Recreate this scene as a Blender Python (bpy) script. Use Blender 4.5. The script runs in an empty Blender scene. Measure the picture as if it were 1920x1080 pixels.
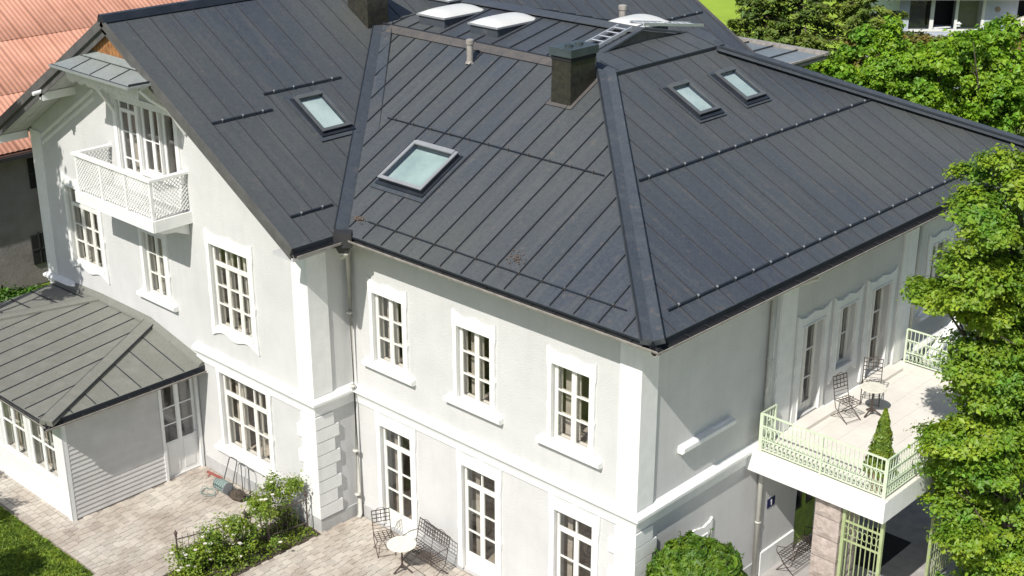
import bpy, bmesh, math, random
import numpy as np
from mathutils import Vector, Matrix, noise
random.seed(7); rng = np.random.default_rng(7)
sc = bpy.context.scene
C = sc.collection
# ---------------------------------------------------------------- camera, sky, sun, exposure
PITCH = math.atan(1048/2602.0); 
cam_data = bpy.data.cameras.new('camera'); cam = bpy.data.objects.new('camera', cam_data); C.objects.link(cam)
cam.location = (14.596, -18.988, 17.96)
cam.rotation_euler = (math.pi/2 - PITCH, 0, math.radians(43.4515))
cam_data.sensor_width = 36.0; cam_data.lens = 2602.0/1920*36
cam_data.clip_start = 0.2; cam_data.clip_end = 900
sc.camera = cam
SUN = Vector((0.265, -1.0, 1.15)).normalized()
world = bpy.data.worlds.new('World'); sc.world = world; world.use_nodes = True
wn = world.node_tree; wn.nodes.clear()
sky = wn.nodes.new('ShaderNodeTexSky'); sky.sky_type = 'NISHITA'; sky.sun_disc = False
sky.sun_elevation = math.asin(SUN.z); sky.sun_rotation = math.atan2(SUN.x, SUN.y)
sky.air_density = 1.0; sky.dust_density = 1.2; sky.ozone_density = 1.0
bg = wn.nodes.new('ShaderNodeBackground'); bg.inputs[1].default_value = 0.105
wo = wn.nodes.new('ShaderNodeOutputWorld')
wn.links.new(sky.outputs[0], bg.inputs[0]); wn.links.new(bg.outputs[0], wo.inputs[0])
sd = bpy.data.lights.new('sun', 'SUN'); sd.energy = 5.0; sd.angle = math.radians(0.5); sd.color = (1.0, 0.965, 0.91)
so = bpy.data.objects.new('sun', sd); C.objects.link(so)
so.rotation_euler = SUN.to_track_quat('Z', 'Y').to_euler()
sc.view_settings.view_transform = 'Standard'; sc.view_settings.look = 'None'
sc.view_settings.exposure = 0.06; sc.view_settings.gamma = 1.0
sc.view_settings.use_curve_mapping = False
sc.render.engine = 'CYCLES'
sc.cycles.max_bounces = 8; sc.cycles.transparent_max_bounces = 12
sc.cycles.use_denoising = True

# ---------------------------------------------------------------- materials
MAT = {}
def mat(name, col, rough=0.7, var=0.12, scale=3.0, col2=None, bump=0.0, bscale=60.0, metal=0.0, spec=0.5,
        island=0.0, objvar=0.0, transl=0.0, detail=6.0, thr=(0.35, 0.65), dirt=0.0):
    m = bpy.data.materials.new(name); m.use_nodes = True; nt = m.node_tree; N = nt.nodes; L = nt.links
    b = N['Principled BSDF']; b.inputs['Roughness'].default_value = rough; b.inputs['Metallic'].default_value = metal
    b.inputs['Specular IOR Level'].default_value = spec
    geo = N.new('ShaderNodeNewGeometry')
    nz = N.new('ShaderNodeTexNoise'); nz.inputs['Scale'].default_value = scale; nz.inputs['Detail'].default_value = detail
    nz.inputs['Roughness'].default_value = 0.6
    L.new(geo.outputs['Position'], nz.inputs['Vector'])
    rp = N.new('ShaderNodeValToRGB')
    c2 = col2 if col2 else tuple(c*(1-2*var) for c in col)
    rp.color_ramp.elements[0].position = thr[0]; rp.color_ramp.elements[1].position = thr[1]
    rp.color_ramp.elements[0].color = (*c2, 1); rp.color_ramp.elements[1].color = (*[min(1, c*(1+(0 if col2 else var*.5))) for c in col], 1)
    L.new(nz.outputs['Fac'], rp.inputs['Fac'])
    out = rp.outputs['Color']
    if dirt:
        for sc_, st, p0, p1, k in ((1.0, (5, 5, 0.45), 0.52, 0.80, dirt), (1.0, (1.6, 1.6, 2.2), 0.60, 0.82, dirt*0.8)):
            mp = N.new('ShaderNodeMapping'); mp.inputs['Scale'].default_value = st; L.new(geo.outputs['Position'], mp.inputs['Vector'])
            dn = N.new('ShaderNodeTexNoise'); dn.inputs['Scale'].default_value = sc_; dn.inputs['Detail'].default_value = 8; L.new(mp.outputs[0], dn.inputs['Vector'])
            mr_ = N.new('ShaderNodeMapRange'); mr_.inputs['From Min'].default_value = p0; mr_.inputs['From Max'].default_value = p1; mr_.inputs['To Max'].default_value = k; L.new(dn.outputs['Fac'], mr_.inputs['Value'])
            mx_ = N.new('ShaderNodeMixRGB'); L.new(mr_.outputs[0], mx_.inputs[0]); L.new(out, mx_.inputs[1]); mx_.inputs[2].default_value = (0.36, 0.35, 0.32, 1); out = mx_.outputs[0]
    if island or objvar:
        oi = N.new('ShaderNodeObjectInfo')
        src = geo.outputs['Random Per Island'] if island else oi.outputs['Random']
        amt = island or objvar
        mr = N.new('ShaderNodeMapRange'); mr.inputs['To Min'].default_value = 1-amt; mr.inputs['To Max'].default_value = 1+amt
        L.new(src, mr.inputs['Value'])
        hs = N.new('ShaderNodeHueSaturation'); L.new(mr.outputs[0], hs.inputs['Value']); L.new(out, hs.inputs['Color'])
        if island > 0.2:
            mr2 = N.new('ShaderNodeMapRange'); mr2.inputs['To Min'].default_value = 0.485; mr2.inputs['To Max'].default_value = 0.515
            ml = N.new('ShaderNodeMath'); ml.operation = 'FRACT'
            mm = N.new('ShaderNodeMath'); mm.operation = 'MULTIPLY'; mm.inputs[1].default_value = 7.31
            L.new(src, mm.inputs[0]); L.new(mm.outputs[0], ml.inputs[0]); L.new(ml.outputs[0], mr2.inputs['Value']); L.new(mr2.outputs[0], hs.inputs['Hue'])
        out = hs.outputs['Color']
    L.new(out, b.inputs['Base Color'])
    if bump:
        n2 = N.new('ShaderNodeTexNoise'); n2.inputs['Scale'].default_value = bscale; n2.inputs['Detail'].default_value = 4
        L.new(geo.outputs['Position'], n2.inputs['Vector'])
        bp = N.new('ShaderNodeBump'); bp.inputs['Strength'].default_value = bump; bp.inputs['Distance'].default_value = 0.02
        L.new(n2.outputs['Fac'], bp.inputs['Height']); L.new(bp.outputs[0], b.inputs['Normal'])
    if transl:
        tr = N.new('ShaderNodeBsdfTranslucent'); L.new(out, tr.inputs['Color'])
        mx = N.new('ShaderNodeMixShader'); mx.inputs[0].default_value = transl
        o = N['Material Output']; L.new(b.outputs[0], mx.inputs[1]); L.new(tr.outputs[0], mx.inputs[2]); L.new(mx.outputs[0], o.inputs[0])
    MAT[name] = m; return m
mat('render_wall', (0.61, 0.605, 0.59), 0.92, col2=(0.555, 0.553, 0.54), scale=0.9, bump=0.5, bscale=25, spec=0.2, dirt=0.13)
mat('white_trim', (0.80, 0.80, 0.775), 0.8, col2=(0.74, 0.74, 0.715), scale=3.5, bump=0.2, bscale=30, spec=0.25, dirt=0.15)
mat('white_paint', (0.82, 0.82, 0.80), 0.4, col2=(0.77, 0.77, 0.74), scale=4)
mat('cream_paint', (0.80, 0.79, 0.73), 0.5, col2=(0.74, 0.73, 0.67), scale=5)
mat('plinth_paint', (0.50, 0.50, 0.49), 0.9, col2=(0.40, 0.40, 0.39), scale=1.5, bump=0.2, dirt=0.4)
mat('board_paint', (0.62, 0.60, 0.575), 0.6, col2=(0.55, 0.53, 0.505), scale=2.0, objvar=0.035)
def roofmat(name, c_a, c_b, c_dust, rough=0.40, ov=0.045, streak=(3, 3, 3), gr=0.30):
    m = bpy.data.materials.new(name); m.use_nodes = True; nt = m.node_tree; N = nt.nodes; L = nt.links
    b = N['Principled BSDF']; b.inputs['Metallic'].default_value = 0.0
    geo = N.new('ShaderNodeNewGeometry')
    def nz(s, d=5, st=None):
        n = N.new('ShaderNodeTexNoise'); n.inputs['Scale'].default_value = s; n.inputs['Detail'].default_value = d
        if st:
            mp = N.new('ShaderNodeMapping'); mp.inputs['Scale'].default_value = st; L.new(geo.outputs['Position'], mp.inputs['Vector']); L.new(mp.outputs[0], n.inputs['Vector'])
        else: L.new(geo.outputs['Position'], n.inputs['Vector'])
        return n.outputs['Fac']
    def ramp(f, p0, p1, a, bb):
        r = N.new('ShaderNodeValToRGB'); r.color_ramp.elements[0].position = p0; r.color_ramp.elements[1].position = p1
        r.color_ramp.elements[0].color = (*a, 1); r.color_ramp.elements[1].color = (*bb, 1); L.new(f, r.inputs['Fac']); return r.outputs['Color']
    def mix(f, a, bb, k=None):
        x = N.new('ShaderNodeMixRGB'); L.new(f, x.inputs[0]); L.new(a, x.inputs[1])
        if isinstance(bb, tuple): x.inputs[2].default_value = (*bb, 1)
        else: L.new(bb, x.inputs[2])
        return x.outputs[0]
    base = ramp(nz(0.17, 2), 0.32, 0.66, c_a, c_b)  # broad bluish to greenish drift: reflected sheen put into the base colour
    def layer(base, f, p0, p1, k, c):
        g = ramp(f, p0, p1, (0, 0, 0), (1, 1, 1)); gm = N.new('ShaderNodeMath'); gm.operation = 'MULTIPLY'; gm.inputs[1].default_value = k; L.new(g, gm.inputs[0])
        return mix(gm.outputs[0], base, c)
    base = layer(base, nz(22, 9), 0.38, 0.66, gr, c_dust)
    base = layer(base, nz(13, 9), 0.45, 0.70, gr*0.75, tuple(c*0.5 for c in c_a))
    base = layer(base, nz(1.0, 9, streak), 0.50, 0.80, 0.45, c_dust)
    base = layer(base, nz(1.3, 8, streak), 0.58, 0.85, 0.35, tuple(c*0.55 for c in c_a))
    base = layer(base, nz(6.0, 10), 0.60, 0.80, 0.40, (0.17, 0.13, 0.105))
    base = layer(base, nz(60, 2), 0.735, 0.75, 0.8, (0.35, 0.35, 0.33))
    oi = N.new('ShaderNodeObjectInfo'); mr = N.new('ShaderNodeMapRange'); mr.inputs['To Min'].default_value = 1-ov; mr.inputs['To Max'].default_value = 1+ov
    L.new(oi.outputs['Random'], mr.inputs['Value']); hs = N.new('ShaderNodeHueSaturation'); L.new(mr.outputs[0], hs.inputs['Value']); L.new(base, hs.inputs['Color'])
    L.new(hs.outputs[0], b.inputs['Base Color'])
    rr = N.new('ShaderNodeMapRange'); rr.inputs['To Min'].default_value = rough-.08; rr.inputs['To Max'].default_value = rough+.18
    L.new(nz(4, 6), rr.inputs['Value']); L.new(rr.outputs[0], b.inputs['Roughness'])
    bp = N.new('ShaderNodeBump'); bp.inputs['Strength'].default_value = 0.5; bp.inputs['Distance'].default_value = 0.012
    L.new(nz(3.0, 4), bp.inputs['Height']); L.new(bp.outputs[0], b.inputs['Normal'])
    MAT[name] = m
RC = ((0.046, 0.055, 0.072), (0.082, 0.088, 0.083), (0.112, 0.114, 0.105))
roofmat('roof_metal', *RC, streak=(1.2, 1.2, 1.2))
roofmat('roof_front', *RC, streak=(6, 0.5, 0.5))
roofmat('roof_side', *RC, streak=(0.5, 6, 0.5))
roofmat('seam_blend', (0.046, 0.050, 0.058), (0.064, 0.068, 0.070), (0.115, 0.11, 0.105), ov=0)
roofmat('roof_flashing', (0.044, 0.054, 0.068), (0.060, 0.070, 0.082), (0.10, 0.105, 0.105), ov=0.0)
roofmat('annex_roof', (0.135, 0.138, 0.118), (0.18, 0.182, 0.155), (0.25, 0.245, 0.22), rough=0.75, gr=0.22)
roofmat('lean_metal', (0.15, 0.18, 0.20), (0.20, 0.235, 0.255), (0.30, 0.30, 0.28))
roofmat('awning_metal', (0.21, 0.235, 0.225), (0.25, 0.275, 0.26), (0.32, 0.33, 0.31))
mat('seam_side', (0.036, 0.037, 0.042), 0.5, var=0.1)
mat('seam_dark', (0.028, 0.032, 0.04), 0.5, var=0.1)
mat('ridge_dark', (0.022, 0.027, 0.036), 0.45, var=0.15)
mat('copper_brown', (0.105, 0.094, 0.085), 0.55, col2=(0.075, 0.07, 0.068), scale=5)
mat('gutter_metal', (0.36, 0.335, 0.30), 0.5, col2=(0.24, 0.215, 0.19), scale=6)
mat('bargeboard', (0.115, 0.113, 0.108), 0.6, col2=(0.08, 0.079, 0.077), scale=3)
mat('dark_metal', (0.035, 0.034, 0.036), 0.5, var=0.1)
mat('chimney_metal', (0.055, 0.052, 0.036), 0.35, col2=(0.030, 0.029, 0.024), scale=8, bump=0.3, bscale=12, metal=0.3)
mat('chimney_cap', (0.07, 0.09, 0.095), 0.4, var=0.15, metal=0.3)
mat('soffit', (0.50, 0.50, 0.50), 0.8, var=0.06)
mat('pipe_metal', (0.58, 0.57, 0.51), 0.45, col2=(0.50, 0.49, 0.44), scale=4)
mat('steel', (0.62, 0.64, 0.66), 0.35, var=0.05, metal=0.5)
mat('frame_grey', (0.10, 0.108, 0.11), 0.4, var=0.1)
mat('frame_light', (0.27, 0.28, 0.29), 0.4, var=0.05)
mat('lit_shaft_sheet_grey', (0.36, 0.43, 0.42), 0.7, col2=(0.50, 0.57, 0.55), scale=1.6)  # duller sheet for the big skylight, shaft light put in as colour
mat('lit_shaft_sheet', (0.70, 0.74, 0.71), 0.7, col2=(0.50, 0.56, 0.55), scale=1.3)  # pale sheet below skylight glass: lit shaft and sky reflection as colour
mat('dome', (0.80, 0.80, 0.76), 0.35, var=0.02, transl=0.2)
mat('room_dark', (0.50, 0.46, 0.40), 0.9, col2=(0.26, 0.23, 0.20), scale=2.2, objvar=0.35)
mat('curtain', (0.66, 0.63, 0.58), 0.9, col2=(0.5, 0.47, 0.43), scale=2)
mat('pink_curtain', (0.72, 0.60, 0.54), 0.9, col2=(0.62, 0.5, 0.45), scale=2)
mat('brown_wood', (0.36, 0.17, 0.06), 0.7, col2=(0.20, 0.085, 0.03), scale=7, objvar=0.18)
mat('iron', (0.045, 0.038, 0.034), 0.55, col2=(0.07, 0.045, 0.035), scale=20)
mat('rust_iron', (0.10, 0.07, 0.055), 0.7, col2=(0.06, 0.045, 0.04), scale=20)
mat('table_top', (0.74, 0.72, 0.62), 0.5, col2=(0.64, 0.62, 0.52), scale=8)
mat('paver', (0.49, 0.45, 0.39), 0.9, col2=(0.33, 0.275, 0.225), scale=0.9, objvar=0.12, bump=0.4, bscale=40, thr=(0.3, 0.62))
mat('paver_island', (0.49, 0.45, 0.39), 0.9, col2=(0.33, 0.275, 0.225), scale=0.9, island=0.12, bump=0.4, bscale=40, thr=(0.3, 0.62))
mat('joint_sand', (0.34, 0.295, 0.245), 0.95, var=0.15, scale=8)
mat('terrace_tile', (0.72, 0.68, 0.61), 0.8, col2=(0.65, 0.61, 0.55), scale=1.4, objvar=0.03, bump=0.15)
mat('porch_floor', (0.42, 0.40, 0.38), 0.85, col2=(0.32, 0.30, 0.29), scale=3, bump=0.2)
mat('stone_block', (0.46, 0.39, 0.345), 0.9, col2=(0.33, 0.275, 0.24), scale=6, objvar=0.1, bump=1.0, bscale=14)
mat('green_metal', (0.40, 0.46, 0.25), 0.45, col2=(0.32, 0.38, 0.18), scale=5)
mat('pale_green_metal', (0.66, 0.74, 0.56), 0.45, col2=(0.58, 0.67, 0.47), scale=5)
mat('green_door', (0.27, 0.38, 0.07), 0.5, var=0.15, scale=4)
mat('red_sheet', (0.68, 0.345, 0.235), 0.85, col2=(0.56, 0.27, 0.18), scale=1.1, objvar=0.045, bump=0.1)
mat('old_wall', (0.30, 0.27, 0.26), 0.95, col2=(0.22, 0.195, 0.185), scale=1.2, bump=0.5, bscale=12)
mat('house_wall', (0.52, 0.56, 0.66), 0.9, var=0.04)
mat('eave_brown', (0.10, 0.05, 0.035), 0.7, var=0.1)
mat('black', (0.012, 0.012, 0.013), 0.8, var=0.1)
mat('plaque_blue', (0.02, 0.025, 0.09), 0.3, var=0.0)
mat('hose', (0.25, 0.33, 0.30), 0.5, var=0.1)
mat('reel_red', (0.36, 0.11, 0.09), 0.5, var=0.1)
mat('soil', (0.09, 0.07, 0.05), 0.95, var=0.3, scale=12, bump=0.8, bscale=30)
mat('grass_base', (0.14, 0.20, 0.02), 0.95, col2=(0.055, 0.085, 0.015), scale=1.2)
mat('far_grass', (0.12, 0.17, 0.02), 0.95, col2=(0.08, 0.12, 0.015), scale=0.5)
mat('meadow_grass', (0.30, 0.42, 0.03), 0.95, col2=(0.24, 0.35, 0.025), scale=0.4)
mat('grass_blade', (0.24, 0.33, 0.03), 0.7, col2=(0.10, 0.17, 0.018), scale=2.2, island=0.25, transl=0.3)
mat('bark', (0.10, 0.075, 0.055), 0.9, col2=(0.05, 0.04, 0.03), scale=9, bump=0.8, bscale=25)
mat('leaf_maple', (0.30, 0.40, 0.025), 0.5, col2=(0.12, 0.26, 0.022), scale=1.1, island=0.28, transl=0.35)
mat('leaf_bright', (0.27, 0.43, 0.02), 0.5, col2=(0.13, 0.29, 0.018), scale=0.8, island=0.28, transl=0.35)
mat('leaf_spruce', (0.21, 0.27, 0.03), 0.6, col2=(0.075, 0.14, 0.022), scale=0.6, island=0.3, transl=0.2)
mat('leaf_dark', (0.085, 0.18, 0.016), 0.5, col2=(0.045, 0.115, 0.016), scale=2.0, island=0.3, transl=0.25)
mat('leaf_bush', (0.16, 0.26, 0.018), 0.5, col2=(0.07, 0.16, 0.016), scale=2.5, island=0.35, transl=0.3)
mat('leaf_rose', (0.27, 0.35, 0.03), 0.5, col2=(0.12, 0.21, 0.022), scale=3.0, island=0.3, transl=0.3)
mat('leaf_red', (0.22, 0.15, 0.03), 0.6, col2=(0.14, 0.17, 0.025), scale=1.2, island=0.3, transl=0.3)
mat('leaf_pale', (0.45, 0.52, 0.33), 0.6, island=0.3, transl=0.3)
mat('petal_white', (0.85, 0.80, 0.72), 0.6, var=0.03, transl=0.3)
mat('litter', (0.17, 0.125, 0.10), 0.9, island=0.3)
mat('terracotta', (0.34, 0.27, 0.2), 0.8, var=0.1)
mat('rock', (0.62, 0.6, 0.57), 0.9, var=0.1, bump=0.6, bscale=10)
mat('camera_white', (0.8, 0.8, 0.8), 0.4, var=0.02)
def glassmat(name, tint, refl, rough=0.02, alpha=0.9):
    m = bpy.data.materials.new(name); m.use_nodes = True; N = m.node_tree.nodes; L = m.node_tree.links
    N.remove(N['Principled BSDF'])
    t = N.new('ShaderNodeBsdfTransparent'); t.inputs[0].default_value = (*tint, 1)
    g = N.new('ShaderNodeBsdfGlossy'); g.inputs['Roughness'].default_value = rough; g.inputs[0].default_value = (1, 1, 1, 1)
    f = N.new('ShaderNodeFresnel'); f.inputs[0].default_value = 1.5
    a = N.new('ShaderNodeMath'); a.operation = 'MULTIPLY_ADD'; a.inputs[1].default_value = 1.0; a.inputs[2].default_value = refl
    L.new(f.outputs[0], a.inputs[0])
    gm = N.new('ShaderNodeNewGeometry'); iv = N.new('ShaderNodeMath'); iv.operation = 'SUBTRACT'; iv.inputs[0].default_value = 1.0; L.new(gm.outputs['Backfacing'], iv.inputs[1])
    mu = N.new('ShaderNodeMath'); mu.operation = 'MULTIPLY'; L.new(a.outputs[0], mu.inputs[0]); L.new(iv.outputs[0], mu.inputs[1])
    mx = N.new('ShaderNodeMixShader'); L.new(mu.outputs[0], mx.inputs[0]); L.new(t.outputs[0], mx.inputs[1]); L.new(g.outputs[0], mx.inputs[2])
    L.new(mx.outputs[0], N['Material Output'].inputs[0]); MAT[name] = m
glassmat('glass', (0.94, 0.93, 0.91), 0.05)
glassmat('roof_glass', (0.93, 0.96, 0.95), 0.12)

# ---------------------------------------------------------------- helpers
V = Vector
def org(o):
    p = V((0, 0, 0))
    while o: p += o.location; o = o.parent
    return p
def tag(o, label=None, cat=None, group=None, kind=None):
    if label: o['label'] = label
    if cat: o['category'] = cat
    if group: o['group'] = group
    if kind: o['kind'] = kind
    return o
def thing(name, label, cat, loc=(0, 0, 0), rz=0.0, group=None):
    o = bpy.data.objects.new(name, None); C.objects.link(o); o.location = loc; o.rotation_euler = (0, 0, rz)
    o.empty_display_size = 0.2
    return tag(o, label, cat, group)
class MB:
    def __init__(s): s.v = []; s.f = []; s.m = []; s.mi = 0; s.starts = []
    def add(s, vs, fs):
        s.starts.append((len(s.v), len(s.f))); n = len(s.v); s.v += [tuple(x) for x in vs]; s.f += [tuple(i+n for i in f) for f in fs]; s.m += [s.mi]*len(fs); return s
    def hexa(s, a, b):      # a, b: two quads (lists of 4 pts)
        return s.add(list(a)+list(b), [(3, 2, 1, 0), (4, 5, 6, 7), (0, 1, 5, 4), (1, 2, 6, 5), (2, 3, 7, 6), (3, 0, 4, 7)])
    def box(s, x0, x1, y0, y1, z0, z1):
        return s.hexa([(x0, y0, z0), (x1, y0, z0), (x1, y1, z0), (x0, y1, z0)], [(x0, y0, z1), (x1, y0, z1), (x1, y1, z1), (x0, y1, z1)])
    def prism(s, pts, vec):
        n = len(pts); a = [V(p) for p in pts]; vec = V(vec); b = [p+vec for p in a]
        return s.add(a+b, [tuple(range(n-1, -1, -1)), tuple(range(n, 2*n))]+[(i, (i+1) % n, n+(i+1) % n, n+i) for i in range(n)])
    def bar(s, p0, p1, w, h, up=(0, 0, 1)):
        p0 = V(p0); p1 = V(p1); d = (p1-p0).normalized(); u = V(up); sd_ = d.cross(u)
        if sd_.length < 1e-4: sd_ = d.cross(V((1, 0, 0)))
        sd_.normalize(); u = sd_.cross(d).normalized(); a = sd_*w/2; b = u*h/2
        return s.hexa([p0-a-b, p0+a-b, p0+a+b, p0-a+b], [p1-a-b, p1+a-b, p1+a+b, p1-a+b])
    def tube(s, pts, r, n=8, caps=True):
        pts = [V(p) for p in pts]; k = len(pts); rs = r if isinstance(r, (list, tuple)) else [r]*k; vs = []; fs = []
        for i, p in enumerate(pts):
            d = (pts[min(i+1, k-1)]-pts[max(i-1, 0)])
            if d.length < 1e-9: d = V((0, 0, 1))
            d.normalize(); a = d.cross(V((0, 0, 1)))
            if a.length < 1e-3: a = V((1, 0, 0))
            a.normalize(); b = d.cross(a).normalized()
            for j in range(n):
                t = 2*math.pi*j/n; vs.append(p+a*math.cos(t)*rs[i]+b*math.sin(t)*rs[i])
        for i in range(k-1):
            for j in range(n): fs.append((i*n+j, i*n+(j+1) % n, (i+1)*n+(j+1) % n, (i+1)*n+j))
        if caps: fs += [tuple(range(n-1, -1, -1)), tuple(range((k-1)*n, k*n))]
        return s.add(vs, fs)
    def lathe(s, prof, c, n=16):
        vs = []; fs = []; k = len(prof); c = V(c)
        for r, z in prof:
            for j in range(n): t = 2*math.pi*j/n; vs.append(c+V((r*math.cos(t), r*math.sin(t), z)))
        for i in range(k-1):
            for j in range(n): fs.append((i*n+j, i*n+(j+1) % n, (i+1)*n+(j+1) % n, (i+1)*n+j))
        fs += [tuple(range(n-1, -1, -1)), tuple(range((k-1)*n, k*n))]
        return s.add(vs, fs)
    def build(s, name, material, parent=None, smooth=False, kind=None, local=False):
        me = bpy.data.meshes.new(name)
        o0 = V((0, 0, 0)) if (local or not parent) else org(parent)
        me.from_pydata([tuple(V(v)-o0) for v in s.v], [], s.f)
        for mm in (material if isinstance(material, list) else [material]): me.materials.append(MAT[mm])
        if isinstance(material, list): me.polygons.foreach_set('material_index', s.m)
        if smooth: me.polygons.foreach_set('use_smooth', [True]*len(me.polygons))
        me.update()
        if len(me.polygons) < 400:
            bm = bmesh.new(); bm.from_mesh(me); bmesh.ops.recalc_face_normals(bm, faces=bm.faces); bm.to_mesh(me); bm.free()
        o = bpy.data.objects.new(name, me); C.objects.link(o)
        if parent: o.parent = parent
        if kind: o['kind'] = kind
        return o
    def build_each(s, name, material, parent=None, smooth=False, local=False):
        out = []; st = s.starts+[(len(s.v), len(s.f))]
        for (v0, f0), (v1, f1) in zip(st[:-1], st[1:]):
            q = MB(); q.add(s.v[v0:v1], [tuple(i-v0 for i in f) for f in s.f[f0:f1]]); out.append(q.build(name, material, parent, smooth=smooth, local=local))
        return out
def copy_tree(o, parent=None):
    c = o.copy(); C.objects.link(c)
    if parent: c.parent = parent
    for ch in list(o.children): copy_tree(ch, c)
    return c
class Fr:      # a wall frame: u along the wall, z up, d out of the wall
    def __init__(s, O, U, N): s.O = V(O); s.U = V(U); s.N = V(N)
    def p(s, u, z, d=0.0): return s.O+s.U*u+s.N*d+V((0, 0, z))
    def box(s, mb, u0, u1, z0, z1, d0, d1):
        P = s.p
        mb.hexa([P(u0, z0, d1), P(u1, z0, d1), P(u1, z0, d0), P(u0, z0, d0)], [P(u0, z1, d1), P(u1, z1, d1), P(u1, z1, d0), P(u0, z1, d0)])
    def prof(s, mb, u0, u1, prof, m0=0.0, m1=0.0):
        a = [s.p(u0-m0*max(d, 0), z, d) for z, d in prof]; b = [s.p(u1+m1*max(d, 0), z, d) for z, d in prof]
        n = len(prof); mb.add(a+b, [tuple(range(n)), tuple(range(2*n-1, n-1, -1))]+[(i, n+i, n+(i+1) % n, (i+1) % n) for i in range(n)])
def clip2(poly, a, b, c):   # keep a*x+b*y<=c for 2D poly
    out = []
    for i in range(len(poly)):
        p = poly[i]; q = poly[(i+1) % len(poly)]
        fp = a*p[0]+b*p[1]-c; fq = a*q[0]+b*q[1]-c
        if fp <= 1e-9: out.append(p)
        if (fp < -1e-9 and fq > 1e-9) or (fp > 1e-9 and fq < -1e-9):
            t = fp/(fp-fq); out.append((p[0]+(q[0]-p[0])*t, p[1]+(q[1]-p[1])*t))
    return out
def wall(fr, poly, holes, material, parent, name='wall', depth=0.28):
    us = sorted({p[0] for p in poly} | {h[0] for h in holes} | {h[1] for h in holes})
    zs = sorted({p[1] for p in poly} | {h[2] for h in holes} | {h[3] for h in holes})
    mb = MB()
    for i in range(len(us)-1):
        for j in range(len(zs)-1):
            u, z = (us[i]+us[i+1])/2, (zs[j]+zs[j+1])/2
            if any(h[0] < u < h[1] and h[2] < z < h[3] for h in holes): continue
            cell = [(us[i], zs[j]), (us[i+1], zs[j]), (us[i+1], zs[j+1]), (us[i], zs[j+1])]
            for k in range(len(poly)):
                p, q = poly[k], poly[(k+1) % len(poly)]; a, b = q[1]-p[1], -(q[0]-p[0])
                cell = clip2(cell, a, b, a*p[0]+b*p[1])
                if len(cell) < 3: break
            if len(cell) >= 3: mb.add([fr.p(x, y) for x, y in cell], [tuple(range(len(cell)))])
    for (a, b, c, d) in holes:
        for (p, q) in (((a, c), (b, c)), ((b, c), (b, d)), ((b, d), (a, d)), ((a, d), (a, c))):
            mb.add([fr.p(*p), fr.p(*q), fr.p(*q, -depth), fr.p(*p, -depth)], [(0, 1, 2, 3)])
    return mb.build(name, material, parent)

# ---- ornamental plaster surround
def surround(fr, c, w, z0, z1, ho, parent, style='window', t=0.045):
    """c centre, w half hole width, z0..z1 hole, ho half outer width"""
    mb = MB(); n = 28
    def strip(inner, outer):
        for i in range(len(inner)-1):
            a, b, c2, d = inner[i], inner[i+1], outer[i+1], outer[i]
            mb.hexa([fr.p(*a, 0), fr.p(*b, 0), fr.p(*c2, 0), fr.p(*d, 0)], [fr.p(*a, t), fr.p(*b, t), fr.p(*c2, t), fr.p(*d, t)])
    zt = z1+0.16
    def top(x):
        s_ = x/ho; return zt+0.085+0.030*math.cos(2*math.pi*s_)+0.05*math.exp(-((abs(s_)-1)/0.09)**2)+0.008*math.cos(6*math.pi*s_)
    xs = [-ho+2*ho*i/n for i in range(n+1)]
    strip([(c+x, z1) for x in xs], [(c+x, top(x)) for x in xs])
    zb = z0
    for s_ in (-1, 1):
        k = 26; zz = [zb+(z1-zb)*i/k for i in range(k+1)]
        def side(z):
            q = (z-zb)/(z1-zb)
            return ho-0.03+0.025*math.exp(-((q-1)/0.07)**2)+0.022*math.exp(-((q-0.42)/0.04)**2)+0.022*math.exp(-(q/0.08)**2)+0.003*math.sin(q*34)
        strip([(c+s_*w, z) for z in zz], [(c+s_*side(z), z) for z in zz])
    if style == 'full':
        def bot(x): s2 = x/ho; return z0-0.17-0.05*math.cos(2*math.pi*s2)-0.05*math.exp(-((abs(s2)-1)/0.12)**2)
        strip([(c+x, z0) for x in xs], [(c+x, bot(x)) for x in xs])
    # small raised scroll at each side and a roll round the opening
    o = mb.build('surround', 'white_trim', parent)
    m2 = MB(); e = 0.03
    fr.box(m2, c-w-e, c-w, z0, z1, t, t+0.02); fr.box(m2, c+w, c+w+e, z0, z1, t, t+0.02); fr.box(m2, c-w-e, c+w+e, z1, z1+e, t, t+0.02)
    m2.build('moulding', 'white_trim', parent)
    return o
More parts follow.
